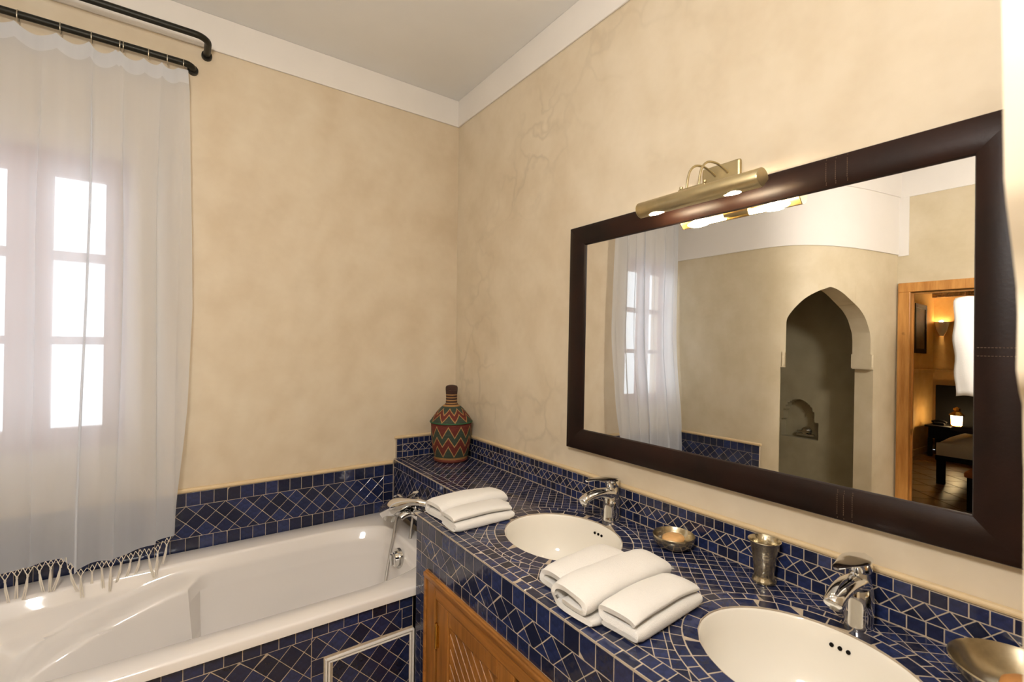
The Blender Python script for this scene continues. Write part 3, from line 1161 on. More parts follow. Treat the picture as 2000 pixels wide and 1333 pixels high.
def outside(poly, c, k):
    """keep what lies outside the ellipse ring"""
    cx = sum(p[0] for p in poly) / len(poly); cy = sum(p[1] for p in poly) / len(poly)
    a, b = BA + k, BB + k
    f = lambda p: ((p[0] - c[0]) / a) ** 2 + ((p[1] - c[1]) / b) ** 2
    if min(f(p) for p in poly) > 1.0: return poly
    if max(f(p) for p in poly) < 1.0: return []
    th = math.atan2((cy - c[1]) / b, (cx - c[0]) / a)
    p0 = (c[0] + a * math.cos(th), c[1] + b * math.sin(th))
    n = (math.cos(th) / a, math.sin(th) / b)
    L = math.hypot(*n)
    return clip(poly, p0, (n[0] / L, n[1] / L))


for p in diamonds(FX0, SX - .001, .052, VY, .0401, .8007, .6192, .0011) + diamonds(.985, SX - .001, VY, TY - .001, .0401, .8007, .6192, .0011):
    for c in (B1, B2):
        if p: p = outside(p, c, .0585)
        if len(p) < 3: p = []
    if p and area2(p) > 5e-5: F.append(p)
XY = dict(O=(0, 0, ZC), U=(1, 0, 0), V=(0, 1, 0), N=(0, 0, 1))
lay(F, parent=top, gap=.0020, bev=.0005, tilt=.006, **XY)
lay(R1, parent=top, name='basin_ring_tile', gap=.0024, tilt=.014, bev=.0008, **XY)
lay([q for q in R2 if min(p[0] for p in q) > FX0 - .004], parent=top, name='outer_ring_tile', gap=.0021, bev=.0008, **XY)
E1 = [rect(VX + .0008, VX + .027, p[0][0], p[1][0]) for p in row(.052, VY, 0, 1, .0475)]
lay(E1, parent=top, name='edge_tile', th=.012, bev=.0012, gap=.0019, tilt=.010, **XY)
E2 = [rect(VX + .0275, FX0 - .0005, p[0][0], p[1][0]) for p in row(.052, VY, 0, 1, .0315)]
lay(E2, parent=top, name='border_tile', bev=.0008, **XY)
E3 = [rect(LX + .0008, LX + .026, p[0][0], p[1][0]) for p in row(VY, TY - .001, 0, 1, .031)] + [rect(LX + .0265, .985, p[0][0], p[1][0]) for p in row(VY, TY - .001, 0, 1, .031)]
lay(E3, parent=top, name='ledge_edge_tile', **XY)
# front face: squares, a row on point, squares, and the pier left of the cabinet
fr = obj('front_apron', MB().box(VX + .0005, VX + .0009, .05, VY - .003, -.757, GZ - .012), M_GROUT, van)
YZ = dict(U=(0, 1, 0), V=(0, 0, 1), N=(-1, 0, 0))
P = row(.052, VY, -.6555, -.6040, .0483) + row(.052, 1.455, -.757, -.7185, .0475) + diamonds(.052, 1.50, -.7185, -.6555, .0685, .8114, -.6555)
P += column(1.50, VY, -.7185, -.6555, .0315) + column(1.455, 1.4975, ZF, -.7185, .046) + column(1.4975, VY, ZF, -.7185, .043)
lay(P, (VX, 0, 0), parent=fr, name='front_tile', **YZ)
P = row(VY, TY, -.640, -.6040, .031) + diamonds(VY, TY, -.81, -.640, .056, 1.6, -.640) + row(VY, TY, ZR, -.81, .045)
lay(P, (LX, 0, 0), parent=fr, name='ledge_front_tile', **YZ)
P = row(VX, LX, -.6555, -.6040, .046) + diamonds(VX, LX, ZR, -.6555, .0685, .81, -.6555)
lay(P, (0, VY, 0), (1, 0, 0), (0, 0, 1), (0, 1, 0), fr, name='side_tile')


def basin(c, label):
    t = thing('wash_basin', label, 'basin', (c[0], c[1], ZC - .17), group='oval wash basins')
    prof = [(1.10, -.008), (1.10, -.0045), (1.0, -.0045), (.985, -.009), (.965, -.042), (.93, -.09), (.86, -.12), (.74, -.146), (.55, -.160), (.30, -.167), (.12, -.170), (.12, -.176), (.5, -.170), (.9, -.135), (1.0, -.09), (1.02, -.05), (1.10, -.012)]
    mb = MB().lathe([(r, ZC + z) for r, z in prof], c, 72, BA, BB)
    b = obj('bowl', mb, M_CERAMIC, t, smooth=60)
    # drain
    obj('drain', MB().lathe([(.001, ZC - .166), (.018, ZC - .1655), (.024, ZC - .168), (.024, ZC - .174)], c, 24), M_CHROME, t, smooth=50)
    for dy in (.0155, 0, -.0155):
        x = c[0] + BA * .972 * math.sqrt(1 - ((dy) / BB) ** 2)
        z = ZC - .036
        obj('overflow_hole', MB().tube([(x - .0035, c[1] + dy, z), (x + .004, c[1] + dy, z)], .0042, 14), M_DARK, b)
    return t


basin(B1, 'oval white basin in the counter beside the far folded towels')
basin(B2, 'oval white basin in the counter nearest the camera')


def faucet(x, y, label):
    t = thing('basin_faucet', label, 'faucet', (x, y, ZC), group='chrome basin mixers')
    z = ZC
    # swelling foot, body that leans over into a short level spout
    prof = [(0, .029, .0), (0, .0295, .006), (0, .027, .012), (.001, .0275, .03), (.002, .028, .05), (.003, .027, .07), (.004, .0245, .088), (.005, .021, .104), (.005, .0185, .114), (.005, .0185, .120)]
    mb = MB().tube([(x + a, y, z + h) for a, r, h in prof], [r for a, r, h in prof], 28)
    obj('body', mb, M_CHROME, t, smooth=60)
    sp = spline([(x + .006, y, z + .088), (x - .025, y, z + .0985), (x - .06, y, z + .104), (x - .095, y, z + .102), (x - .122, y, z + .094), (x - .136, y, z + .086)], 4)
    n = len(sp)
    mb = MB().tube(sp, [(.024 - .006 * sm(0, .9, i / n) - .006 * sm(.9, 1, i / n), .019 - .006 * sm(0, .5, i / n) - .004 * sm(.9, 1, i / n)) for i in range(n)], 22)
    s = obj('spout', mb, M_CHROME, t, smooth=60)
    obj('aerator', MB().tube([(x - .118, y, z + .090), (x - .121, y, z + .072)], [.0125, .0115], 18), M_CHROME2, s, smooth=40)
    obj('cartridge_collar', MB().tube([(x + .005, y, z + .117), (x + .005, y, z + .122), (x + .005, y, z + .138)], [.0215, .0235, .0225], 26), M_CHROME, t, smooth=40)
    # lever: a broad teardrop plate over the collar, thin towards the basin
    rows = []
    for i in range(15):
        u = i / 14
        cx = x + .034 - u * .150
        w = .0275 * math.sqrt(max(0, 1 - ((u - .30) / .30) ** 2)) if u < .30 else .0275 - .0165 * sm(.30, .98, u)
        if i == 14: w *= .55
        w = max(w, .002)
        zt = z + .144 + .004 * math.sin(PI * u) + .009 * sm(.4, 1, u)
        hh = .018 - .012 * sm(.25, .8, u)
        rows.append([(cx, y + w * math.cos(a) if True else 0, zt + (hh * .35 if math.sin(a) > 0 else hh) * math.sin(a) * .6) for a in [2 * PI * k / 20 for k in range(20)]])
    mb = MB().grid(rows, True)
    mb.f.append(tuple(range(20))); mb.f.append(tuple(len(mb.v) - 1 - k for k in range(20)))
    obj('lever', mb, M_CHROME, t, smooth=60)
    obj('pop_up_rod', MB().tube([(x + .034, y, z), (x + .034, y, z + .055)], .0025, 8).tube([(x + .034, y, z + .055), (x + .034, y, z + .064)], .005, 10), M_CHROME, t, smooth=40)


faucet(1.222, 1.117, 'chrome mixer behind the far basin')
faucet(1.212, .395, 'chrome mixer behind the near basin')

# ------------------------------------------------------------------ cabinet below the counter
cab = thing('vanity_cabinet', 'honey pine cabinet front set below the tiled counter', 'cabinet', (VX, .75, ZF))
fy0, fy1, fz1 = .06, 1.4535, -.7575
mb = MB()
mb.box(VX - .008, VX + .03, 1.376, fy1, ZF, fz1)
obj('face_frame', mb, M_PINE_Z, cab, bevel=.004)
obj('top_rail', MB().box(VX - .0075, VX + .03, fy0, 1.376, -.822, fz1), M_PINE_Y, cab, bevel=.004)
obj('bead', MB().box(VX - .014, VX - .006, fy0, fy1, fz1 - .020, fz1 - .004).box(VX - .014, VX - .006, fy1 - .020, fy1 - .004, ZF, fz1 - .020), M_PINE_Y, cab, bevel=.003)
obj('centre_stile', MB().box(VX - .0075, VX + .03, .70, .755, ZF, -.822), M_PINE_Z, cab, bevel=.004)


def cab_door(y0, y1, z0, z1, hinge_y, knob_y):
    d = obj('door', MB().box(VX - .002, VX + .02, y0, y0 + .074, z0, z1).box(VX - .002, VX + .02, y1 - .074, y1, z0, z1)
            .box(VX - .002, VX + .02, y0 + .074, y1 - .074, z1 - .05, z1).box(VX - .002, VX + .02, y0 + .074, y1 - .074, z0, z0 + .06), M_PINE_Z, cab, bevel=.004)
    obj('backing', MB().box(VX + .016, VX + .02, y0 + .07, y1 - .07, z0 + .05, z1 - .045), M_DARK, d)
    u0, u1, v0, v1 = y0 + .074, y1 - .074, z0 + .06, z1 - .05
    k = -1.2
    while k < 1.2:
        # slats fall at 45 degrees towards the knob side
        q = [(u1 - 1.5 + k, v1 - 1.5), (u1 - 1.5 + k + .036, v1 - 1.5), (u1 + .2 + k + .036, v1 + .2), (u1 + .2 + k, v1 + .2)]
        q = clip_rect(q, u0, u1, v0, v1)
        if len(q) >= 3 and area2(q) > 1e-4:
            obj('slat', MB().prism(q, (VX + .016, 0, 0), (0, 1, 0), (0, 0, 1), (-1, 0, 0), .011), M_PINE_Z, d, bevel=.002)
        k += .047
    for z in (z1 - .11, z0 + .12):
        obj('hinge', MB().tube([(VX - .006, hinge_y, z - .04), (VX - .006, hinge_y, z + .04)], .0045, 10).box(VX - .004, VX - .001, hinge_y - .012, hinge_y + .012, z - .034, z + .034), M_BRASS, d, smooth=40)
    kz = z1 - .042
    obj('knob', MB().tube([(VX - .002, knob_y, kz), (VX - .012, knob_y, kz), (VX - .016, knob_y, kz), (VX - .024, knob_y, kz), (VX - .029, knob_y, kz)], [.005, .005, .012, .0125, .006], 16), M_BRASS, d, smooth=60)


cab_door(.95, 1.372, ZF + .08, -.826, 1.368, .978)
cab_door(.46, .697, ZF + .08, -.826, .463, .64)
obj('plinth', MB().box(VX + .02, VX + .04, fy0, 1.376, ZF, ZF + .078), M_PINE_Y, cab)

# ------------------------------------------------------------------ mirror with picture light
TAU = -.0115
mir = thing('wall_mirror', 'large rectangular mirror in a dark brown stitched frame', 'mirror', (X0, .77, -.40))
FY0, FY1, FZ0, FZ1 = .145, 1.389, -.4005, .458
IY0, IY1, IZ0, IZ1 = .2265, 1.3075, -.322, .383


def lean(x, z):
    return x - TAU * (z - 0) * 1.0 if False else x + (-TAU) * z


def bar(a0, a1, b0, b1):
    """one mitred rail between outer corners a and inner corners b, (y, z) each, slightly domed"""
    rows = []
    for t, d in ((0, .030), (0, .006), (.03, .002), (.12, -.001), (.3, -.0035), (.5, -.004), (.7, -.003), (.88, .001), (.97, .004), (1, .009), (1, .022)):
        r = []
        for k in range(25):
            s = k / 24
            p = (a0[0] + (a1[0] - a0[0]) * s, a0[1] + (a1[1] - a0[1]) * s)
            q = (b0[0] + (b1[0] - b0[0]) * s, b0[1] + (b1[1] - b0[1]) * s)
            y, z = p[0] + (q[0] - p[0]) * t, p[1] + (q[1] - p[1]) * t
            r.append((min(lean(1.263, z) + d, X0 - .0005), y, z))
        rows.append(r)
    return MB().grid(rows)


oTL, oTR, oBR, oBL = (FY1, FZ1), (FY0, FZ1), (FY0, FZ0), (FY1, FZ0)
iTL, iTR, iBR, iBL = (IY1, IZ1), (IY0, IZ1), (IY0, IZ0), (IY1, IZ0)
for a0, a1, b0, b1 in ((oTL, oTR, iTL, iTR), (oTR, oBR, iTR, iBR), (oBR, oBL, iBR, iBL), (oBL, oTL, iBL, iTL)):
    obj('frame_rail', bar(a0, a1, b0, b1), M_FRAME, mir, smooth=30)
g = MB()
for z in (FZ0 + .02, FZ1 - .02):
    for y in (FY0 + .02, FY1 - .02):
        g.v.append((lean(1.275, z), y, z))
g.f.append((0, 1, 3, 2))
obj('glass', g, M_MIRROR, mir)
obj('back_board', MB().box(1.288, X0 - .0004, FY0 + .01, FY1 - .01, FZ0 + .01, FZ1 - .01), M_DARK, mir)


def seam(y0, y1, top):
    for y in (y0, (y0 + y1) / 2 + .002, y1):
        mb = MB()
        for i in range(14):
            t0, t1 = .08 + .86 * i / 14, .08 + .86 * (i + .6) / 14
            pts = []
            for t in (t0, t1):
                z = (FZ1 + (IZ1 - FZ1) * t) if top else (FZ0 + (IZ0 - FZ0) * t)
                dz = -.0035 if .2 < t < .8 else .0
                pts.append((lean(1.263, z) + dz - .0004, y, z))
            mb.tube(pts, .0007, 5)
        obj('stitching', mb, M_SEAM, mir)


seam(.440, .484, True)
seam(.422, .452, False)
mb = MB()
for z in (-.012, .004):
    for i in range(14):
        t0, t1 = .08 + .86 * i / 14, .08 + .86 * (i + .6) / 14
        mb.tube([(1.2588, FY0 + (IY0 - FY0) * t0, z), (1.2588, FY0 + (IY0 - FY0) * t1, z)], .0007, 5)
obj('stitching', mb, M_SEAM, mir)

lamp = thing('picture_light', 'antique brass picture light with two lit bulbs above the mirror', 'lamp', (X0, .76, .36))
obj('wall_plate', MB().box(X0 - .014, X0 + .0005, .704, .822, .474, .530), M_LAMPMETAL, lamp, bevel=.006)
LXc, LZc, LR = 1.172, .418, .024
LY0, LY1 = .588, .958
rows = []
for y in (LY0, LY0 + .004, LY1 - .004, LY1):
    rr = LR if y in (LY0 + .004, LY1 - .004) else LR - .002
    outer, inner = [], []
    for k in range(21):
        a = math.radians(2 + 268 * k / 20)       # opens towards the mirror
        outer.append((LXc + rr * math.cos(a) * 1.15, y, LZc + rr * math.sin(a)))
        a2 = math.radians(270 - 268 * k / 20)
        inner.append((LXc + (rr - .0015) * math.cos(a2) * 1.15, y, LZc + (rr - .0015) * math.sin(a2)))
    rows.append(outer + inner)
mb = MB().grid(rows, True)
obj('shade', mb, M_LAMPMETAL, lamp, smooth=40)
for y0, y1 in ((LY0 - .001, LY0 + .001), (LY1 - .001, LY1 + .001)):
    poly = [(LXc + LR * math.cos(math.radians(2 + 268 * k / 20)) * 1.15, LZc + LR * math.sin(math.radians(2 + 268 * k / 20))) for k in range(21)]
    obj('end_cap', MB().prism(poly, (0, y0, 0), (1, 0, 0), (0, 0, 1), (0, 1, 0), y1 - y0), M_LAMPMETAL, lamp)
obj('socket', MB().tube([(LXc - .002, .735, LZc - .006), (LXc - .002, .812, LZc - .006)], .011, 14), M_LAMPMETAL, lamp, smooth=40)
for y0, y1 in ((.812, .942), (.735, .622)):
    n = 12
    pts = [(LXc - .004, y0 + (y1 - y0) * i / n, LZc - .0125) for i in range(n + 1)]
    obj('bulb', MB().tube(pts, [.008, .008, .0085, .009, .0098, .0108, .0115, .0126, .0136, .0134, .0118, .008, .003], 16), M_BULB, lamp, smooth=60)
for y in (.752, .790):
    pts = spline([(X0 - .012, y - .012, .497), (X0 - .030, y - .006, .510), (X0 - .055, y, .519), (LXc + .032, y + .004, .515), (LXc + .012, y + .008, .496), (LXc + .004, y + .010, .468), (LXc + .003, y + .012, .438)], 5)
    obj('arm', MB().tube(pts, .0033, 10), M_LAMPMETAL, lamp, smooth=60)
obj('arm_bracket', MB().box(LXc - .004, LXc + .011, .742, .826, LZc + .0225, LZc + .029).tube([(LXc + .003, .746, LZc + .03), (LXc + .003, .746, LZc + .038)], .005, 10).tube([(LXc + .003, .82, LZc + .03), (LXc + .003, .82, LZc + .038)], .005, 10), M_LAMPMETAL, lamp, bevel=.002)

# ------------------------------------------------------------------ bath mixer with hand shower
bm = thing('bath_mixer', 'chrome bath mixer with hand shower resting over the tub end', 'bath tap', (.93, 1.96, -.80))
obj('wall_union', MB().tube([(LX - .001, 1.885, -.745), (LX - .03, 1.885, -.745), (LX - .05, 1.885, -.745)], [.032, .024, .022], 20).tube([(LX - .001, 2.035, -.745), (LX - .03, 2.035, -.745), (LX - .05, 2.035, -.745)], [.032, .024, .022], 20), M_CHROME, bm, smooth=40)
obj('valve_body', MB().tube([(LX - .055, 1.865, -.745), (LX - .055, 1.885, -.745), (LX - .055, 2.035, -.745), (LX - .055, 2.055, -.745)], [.018, .026, .026, .018], 22), M_CHROME, bm, smooth=50)
sp = spline([(LX - .06, 1.94, -.750), (LX - .09, 1.94, -.745), (LX - .11, 1.94, -.749), (LX - .125, 1.94, -.757)], 5)
obj('spout', MB().tube(sp, [(.020, .014)] * len(sp), 18), M_CHROME, bm, smooth=60)
hs = spline([(LX - .035, 1.875, -.695), (LX - .065, 1.90, -.689), (LX - .095, 1.945, -.700), (LX - .118, 1.99, -.722), (LX - .132, 2.03, -.745), (LX - .144, 2.065, -.765)], 5)
n = len(hs)
hsh = obj('hand_shower', MB().tube(hs, [(.0165 + .026 * sm(.25, .65, i / n) - .022 * sm(.9, 1, i / n), .015 + .024 * sm(.25, .65, i / n) - .024 * sm(.9, 1, i / n)) for i in range(n)], 22), M_CHROME, bm, smooth=60)
obj('spray_face', MB().tube([(LX - .128, 2.022, -.752), (LX - .134, 2.030, -.784)], [.038, .035], 24), M_CHROME2, hsh, smooth=40)
obj('cradle', MB().tube([(LX - .055, 1.93, -.725), (LX - .068, 1.925, -.705)], [.014, .017], 16), M_CHROME, bm, smooth=40)
lv = spline([(LX - .068, 2.125, -.722), (LX - .070, 2.085, -.706), (LX - .070, 2.02, -.707), (LX - .068, 1.965, -.682), (LX - .064, 1.92, -.652)], 5)
obj('lever', MB().tube(lv, [(.011 + .004 * abs(math.cos(PI * i / (len(lv) - 1))), .005) for i in range(len(lv))], 14).tube([(LX - .062, 2.03, -.745), (LX - .068, 2.025, -.708)], [.018, .014], 16), M_CHROME, bm, smooth=60)
hp = spline([(LX - .118, 1.995, -.765), (LX - .130, 1.995, -.84), (LX - .150, 1.99, -.93), (LX - .185, 1.955, -1.04), (LX - .21, 1.93, -1.12), (LX - .17, 1.9, -1.18), (LX - .11, 1.90, -1.05), (LX - .085, 1.935, -.9), (LX - .062, 1.95, -.765)], 7)
obj('hose', MB().tube(hp, .0065, 10), M_HOSE, bm, smooth=60)

# ------------------------------------------------------------------ basket
bx, by, bz = 1.166, 2.16, ZC
bk = thing('woven_basket', 'tall lidded basket woven in red and green zigzags', 'basket', (bx, by, bz))
z0b, z1b = .022, .198
M_BASKET = basket_material(z0b, z1b)
prof = [(.001, .0), (.078, .0), (.086, .004), (.0875, .012), (.083, .018), (.087, .026), (.094, .06), (.099, .10), (.102, .15), (.1035, .192), (.099, .196), (.05, .196)]
bb = obj('body', MB().lathe([(r, bz + z) for r, z in prof], (bx, by), 64), M_BASKET, bk, smooth=60)
prof = [(.100, .197), (.107, .198), (.108, .202), (.102, .210), (.089, .229), (.074, .249), (.058, .267), (.044, .279), (.034, .286), (.0295, .292), (.0285, .31), (.0285, .33), (.0295, .345), (.031, .362), (.0305, .374), (.026, .381), (.014, .384), (.001, .3845)]
lid = obj('lid', MB().lathe([(r, bz + z) for r, z in prof], (bx, by), 64), M_BASKET, bk, smooth=60)
obj('rim_coil', MB().tube([(bx + .1055 * math.cos(2 * PI * k / 48), by + .1055 * math.sin(2 * PI * k / 48), bz + .199) for k in range(49)], .0042, 8, False), simple('green_coil', srgb(48, 92, 58), .7, bump=300), lid, smooth=60)

# ------------------------------------------------------------------ soap dish, cup, bowl
def lathe_thing(name, label, cat, c, prof, mat, part, seg=56):
    t = thing(name, label, cat, (c[0], c[1], ZC))
    obj(part, MB().lathe([(r, ZC + z) for r, z in prof], c, seg), mat, t, smooth=50)
    return t


sd = lathe_thing('soap_dish', 'small round pewter dish holding a pale soap', 'soap dish', (1.219, .864), [(.001, .0), (.034, .0), (.045, .005), (.055, .015), (.059, .027), (.0605, .037), (.0595, .039), (.0575, .036), (.055, .027), (.050, .017), (.040, .008), (.001, .006)], M_PEWTER2, 'dish')
mb = MB()
rows = []
for r, z in ((.001, .0), (.022, .001), (.0285, .006), (.030, .011), (.0285, .016), (.022, .020), (.012, .021), (.001, .0205)):
    rows.append([(1.217 + r * math.cos(2 * PI * k / 32) * 1.2, .864 + r * math.sin(2 * PI * k / 32) * 1.0, ZC + .016 + z) for k in range(32)])
obj('soap_bar', mb.grid(rows, True), M_SOAP, None, smooth=60, label='round amber soap lying in the small pewter dish', cat='soap')
cup = lathe_thing('tumbler', 'hammered pewter tumbler standing on the counter before the splash tiles', 'cup', (1.236, .607),
                  [(.001, .0), (.0275, .0), (.0285, .003), (.0275, .008), (.0235, .013), (.0235, .02), (.0255, .045), (.0295, .075), (.0335, .098), (.0375, .104), (.0385, .106), (.0375, .107), (.034, .103), (.0295, .095), (.0265, .07), (.0225, .03), (.021, .012), (.001, .011)], M_PEWTER, 'beaker')
bw = lathe_thing('soap_bowl', 'wide pewter bowl at the corner of the picture beside the near basin', 'bowl', (1.182, .150),
                 [(.001, .0), (.038, .0), (.048, .003), (.068, .015), (.084, .032), (.091, .046), (.0935, .050), (.0915, .052), (.088, .048), (.080, .034), (.064, .018), (.044, .008), (.001, .006)], M_PEWTER2, 'dish')
rows = []
for r, z in ((.001, .0), (.030, .001), (.038, .007), (.040, .014), (.038, .022), (.030, .028), (.016, .031), (.001, .0315)):
    rows.append([(1.176 + r * math.cos(2 * PI * k / 32), .135 + r * math.sin(2 * PI * k / 32), ZC + .010 + z) for k in range(32)])
obj('soap_bar', MB().grid(rows, True), M_SOAP2, None, smooth=60, label='ochre soap lying in the wide pewter bowl', cat='soap')


# ------------------------------------------------------------------ folded towels
def towel(label, path, th, L, c, yaw, group, lift=0.0, nseg=26, taper=.006, seed=0, skew=0.0):
    """path: (w, h) cross-section of the folded cloth; extruded along its length"""
    P = spline([Vector((a, b, 0)) for a, b in path], 6)
    n = len(P)
    lft, rgt = [], []
    for i in range(n):
        t = (P[min(i + 1, n - 1)] - P[max(i - 1, 0)]).normalized()
        nn = Vector((-t.y, t.x, 0))
        k = th / 2 * (1 if 0 < i < n - 1 else .6)
        lft.append(P[i] + nn * k); rgt.append(P[i] - nn * k)
    poly = lft + rgt[::-1]
    rnd = random.Random(seed)
    ph = [rnd.uniform(0, 6) for _ in range(6)]
    cy, sy = math.cos(yaw), math.sin(yaw)
    rows = []
    for j in range(nseg + 1):
        u = j / nseg
        s = (u - .5) * L
        e = min(u, 1 - u) * L
        pinch = taper * (1 - sm(0, .022, e))
        r = []
        for p in poly:
            w, h = p.x, p.y
            mid = .5 * max(q[1] for q in path)
            h2 = h + (mid - h) * pinch / .03
            w2 = w * (1 - pinch * .9 / .06 * .25)
            h2 += .0014 * math.sin(s * 16 + ph[0] + w * 20) * sm(.004, .03, h) + .0007 * math.sin(s * 41 + ph[1] - w * 50) * sm(.004, .03, h)
            w2 += .0016 * math.sin(s * 13 + ph[2] + h * 40) + skew * s * sm(0, .04, h)
            s2 = s + .003 * math.sin(w * 30 + ph[3]) + .002 * math.sin(h * 160 + ph[4])
            h2 *= 1.1 + .10 * sm(0, .09, e)
            r.append((c[0] + s2 * cy - w2 * sy, c[1] + s2 * sy + w2 * cy, ZC + lift + max(h2, .0012)))
        rows.append(r)
    mb = MB().grid(rows, True)
    k = len(poly)
    # end caps as strips so that the folds stay open
    for base, fl in ((0, False), (len(mb.v) - k, True)):
        for i in range(n - 1):
            q = (base + i, base + i + 1, base + k - 2 - i, base + k - 1 - i)
            mb.f.append(q[::-1] if fl else q)
    return obj('folded_towel', mb, M_TOWEL, None, smooth=75, label=label, cat='towel', group=group)


t_ = .013
# w grows away from the camera-side front edge (towards larger y)
FAR, NEAR = 'towels on the counter before the far basin', 'towels on the counter between the basins'
towel('white towel folded loosely at the back of the far pair', [(-.070, .0075), (-.03, .0075), (.03, .0075), (.050, .013), (.053, .026), (.042, .040), (.01, .046), (-.03, .045), (-.048, .036), (-.047, .024), (-.03, .0195), (.025, .0195)], .0135, .27, (.868, 1.478), .02, FAR, seed=3)
towel('white towel folded in layers at the front of the far pair', [(.040, .0075), (.0, .007), (-.045, .007), (-.052, .012), (-.045, .0185), (.0, .019), (.036, .020), (.044, .028), (.036, .038), (.0, .041), (-.034, .039), (-.044, .032)], .0125, .23, (.842, 1.364), .01, FAR, seed=5)
towel('white towel folded flat at the back of the near group', [(-.04, .0075), (.02, .0075), (.042, .012), (.047, .022), (.040, .033), (.01, .038), (-.03, .036), (-.046, .028)], .0145, .24, (.874, .880), .11, NEAR, seed=7)
towel('white towel rolled open with a flap in the middle of the near group', [(-.068, .0065), (-.03, .0065), (.03, .0065), (.047, .014), (.052, .030), (.043, .046), (.012, .053), (-.03, .050), (-.049, .040), (-.046, .026), (-.028, .022), (.02, .022)], .013, .31, (.872, .783), .05, NEAR, seed=9)
towel('white towel folded in layers at the front of the near group', [(.036, .0075), (.0, .007), (-.042, .007), (-.050, .013), (-.043, .0195), (.0, .020), (.032, .021), (.041, .030), (.034, .040), (.0, .0435), (-.034, .041), (-.045, .033)], .013, .243, (.872, .676), .045, NEAR, seed=11)

# ------------------------------------------------------------------ what the mirror shows: rail with towel, shower tap, bedroom
rl = thing('towel_rail', 'chrome towel rail projecting from the arch wall', 'towel rail', (-1.0, .06, .30))
obj('bar', MB().tube([(-1.0, .05, .316), (-1.0, .70, .316)], .009, 12), M_CHROME, rl, smooth=40)
obj('wall_flange', MB().tube([(-1.0, .05, .316), (-1.0, .062, .316)], .028, 18), M_CHROME, rl, smooth=40)
rows = []
for i in range(31):
    u = i / 30
    y = .30 + u * .408
    r = []
    for k in range(41):
        s = (k / 40 - .5) * 2
        a = abs(s)
        if a < .06:
            x = .018 * math.sin(s / .06 * PI / 2); z = .316 + .020 * math.cos(s / .06 * PI / 2)
        else:
            x = math.copysign(.018 + .016 * sm(.06, .5, a), s) + .008 * math.sin(u * 21 + s * 3) * sm(.06, .4, a)
            z = .322 - (a - .06) * (.56 if s > 0 else .50)
        r.append((-1.0 + x, y - .010 * sm(.3, 1, a) * (1 if u > .5 else -1) + .004 * math.sin(a * 18), z + .006 * math.sin(u * 16)))
    rows.append(r)
tw = obj('bath_towel', MB().grid(rows), M_TOWEL, None, smooth=80, label='white bath towel hanging over the rail seen in the mirror', cat='towel')
md = tw.modifiers.new('thick', 'SOLIDIFY'); md.thickness = .012; md.offset = 0

st = thing('shower_valve', 'chrome shower valve in the small arched shower niche', 'tap', (-1.68, 1.735, -.66))
obj('plate', MB().tube([(-1.68, 1.735, -.615), (-1.668, 1.735, -.615)], .038, 20), M_CHROME2, st, smooth=40)
obj('handle', MB().tube([(-1.668, 1.735, -.615), (-1.63, 1.735, -.615)], [.022, .02], 16).tube([(-1.638, 1.70, -.615), (-1.638, 1.79, -.615)], [.012, .009], 12).tube([(-1.645, 1.67, -.64), (-1.645, 1.80, -.64)], .011, 12), M_CHROME, st, smooth=50)

BX1, BX0, BY1, BY0, BZT = -1.72, -7.6, 2.29, -1.0, 1.16
struct('floor_bedroom', MB().box(BX0, BX1, BY0, BY1, ZF - .08, ZF - .004), M_TERRAG, label='tiled bedroom floor beyond the doorway')
fb = bpy.data.objects['floor_bedroom']
P = diamonds(-7.58, -1.74, .1, 2.28, .43, -5.0, 1.2, .003)
lay(P, (0, 0, ZF), (1, 0, 0), (0, 1, 0), (0, 0, 1), fb, gap=.012, th=.01, bev=.002, tilt=.001, mat=M_TERRA)
struct('wall_bedroom_side', MB().box(BX0 - .1, BX1, BY1, BY1 + .06, ZF, BZT), M_BEDWALL, label='ochre side wall of the bedroom')
struct('wall_bedroom_end', MB().box(BX0 - .1, BX0, BY0, BY1, ZF, BZT), M_BEDWALL, label='ochre end wall of the bedroom')
struct('wall_bedroom_near', MB().box(BX0 - .1, BX1, BY0 - .1, BY0, ZF, BZT), M_BEDWALL, label='ochre bedroom wall out of view')
struct('ceiling_bedroom', MB().box(BX0 - .1, BX1, BY0 - .1, BY1 + .06, BZT, BZT + .06), M_WHITE, label='pale bedroom ceiling')
struct('trim_7', MB().box(BX0, BX0 + .10, BY0, BY1, 1.045, BZT), M_CARVED, label='carved brown cornice across the bedroom end wall')
struct('trim_8', MB().box(BX0, BX0 + .03, BY0, BY1, -.185, -.125).box(BX0 + .03, BX1, BY1 - .03, BY1, -.185, -.125), M_BEDWALL, bevel=.008, label='dado moulding round the bedroom walls')
struct('baseboard_side', MB().box(BX0, BX1, BY1 - .02, BY1, ZF, ZF + .09), M_BEDWALL, label='low skirting of the bedroom side wall')

pc = thing('framed_picture', 'dark framed picture on the bedroom side wall', 'picture', (-6.83, BY1, .12))
obj('picture_frame', MB().box(-7.12, -7.05, BY1 - .03, BY1, .12, .88).box(-6.61, -6.54, BY1 - .03, BY1, .12, .88).box(-7.05, -6.61, BY1 - .03, BY1, .12, .19).box(-7.05, -6.61, BY1 - .03, BY1, .81, .88), M_BLACKWOOD, pc, bevel=.006)
obj('canvas', MB().box(-7.05, -6.61, BY1 - .02, BY1, .19, .81), simple('dark_canvas', srgb(70, 46, 28), .6, vary=(7, .6)), pc)

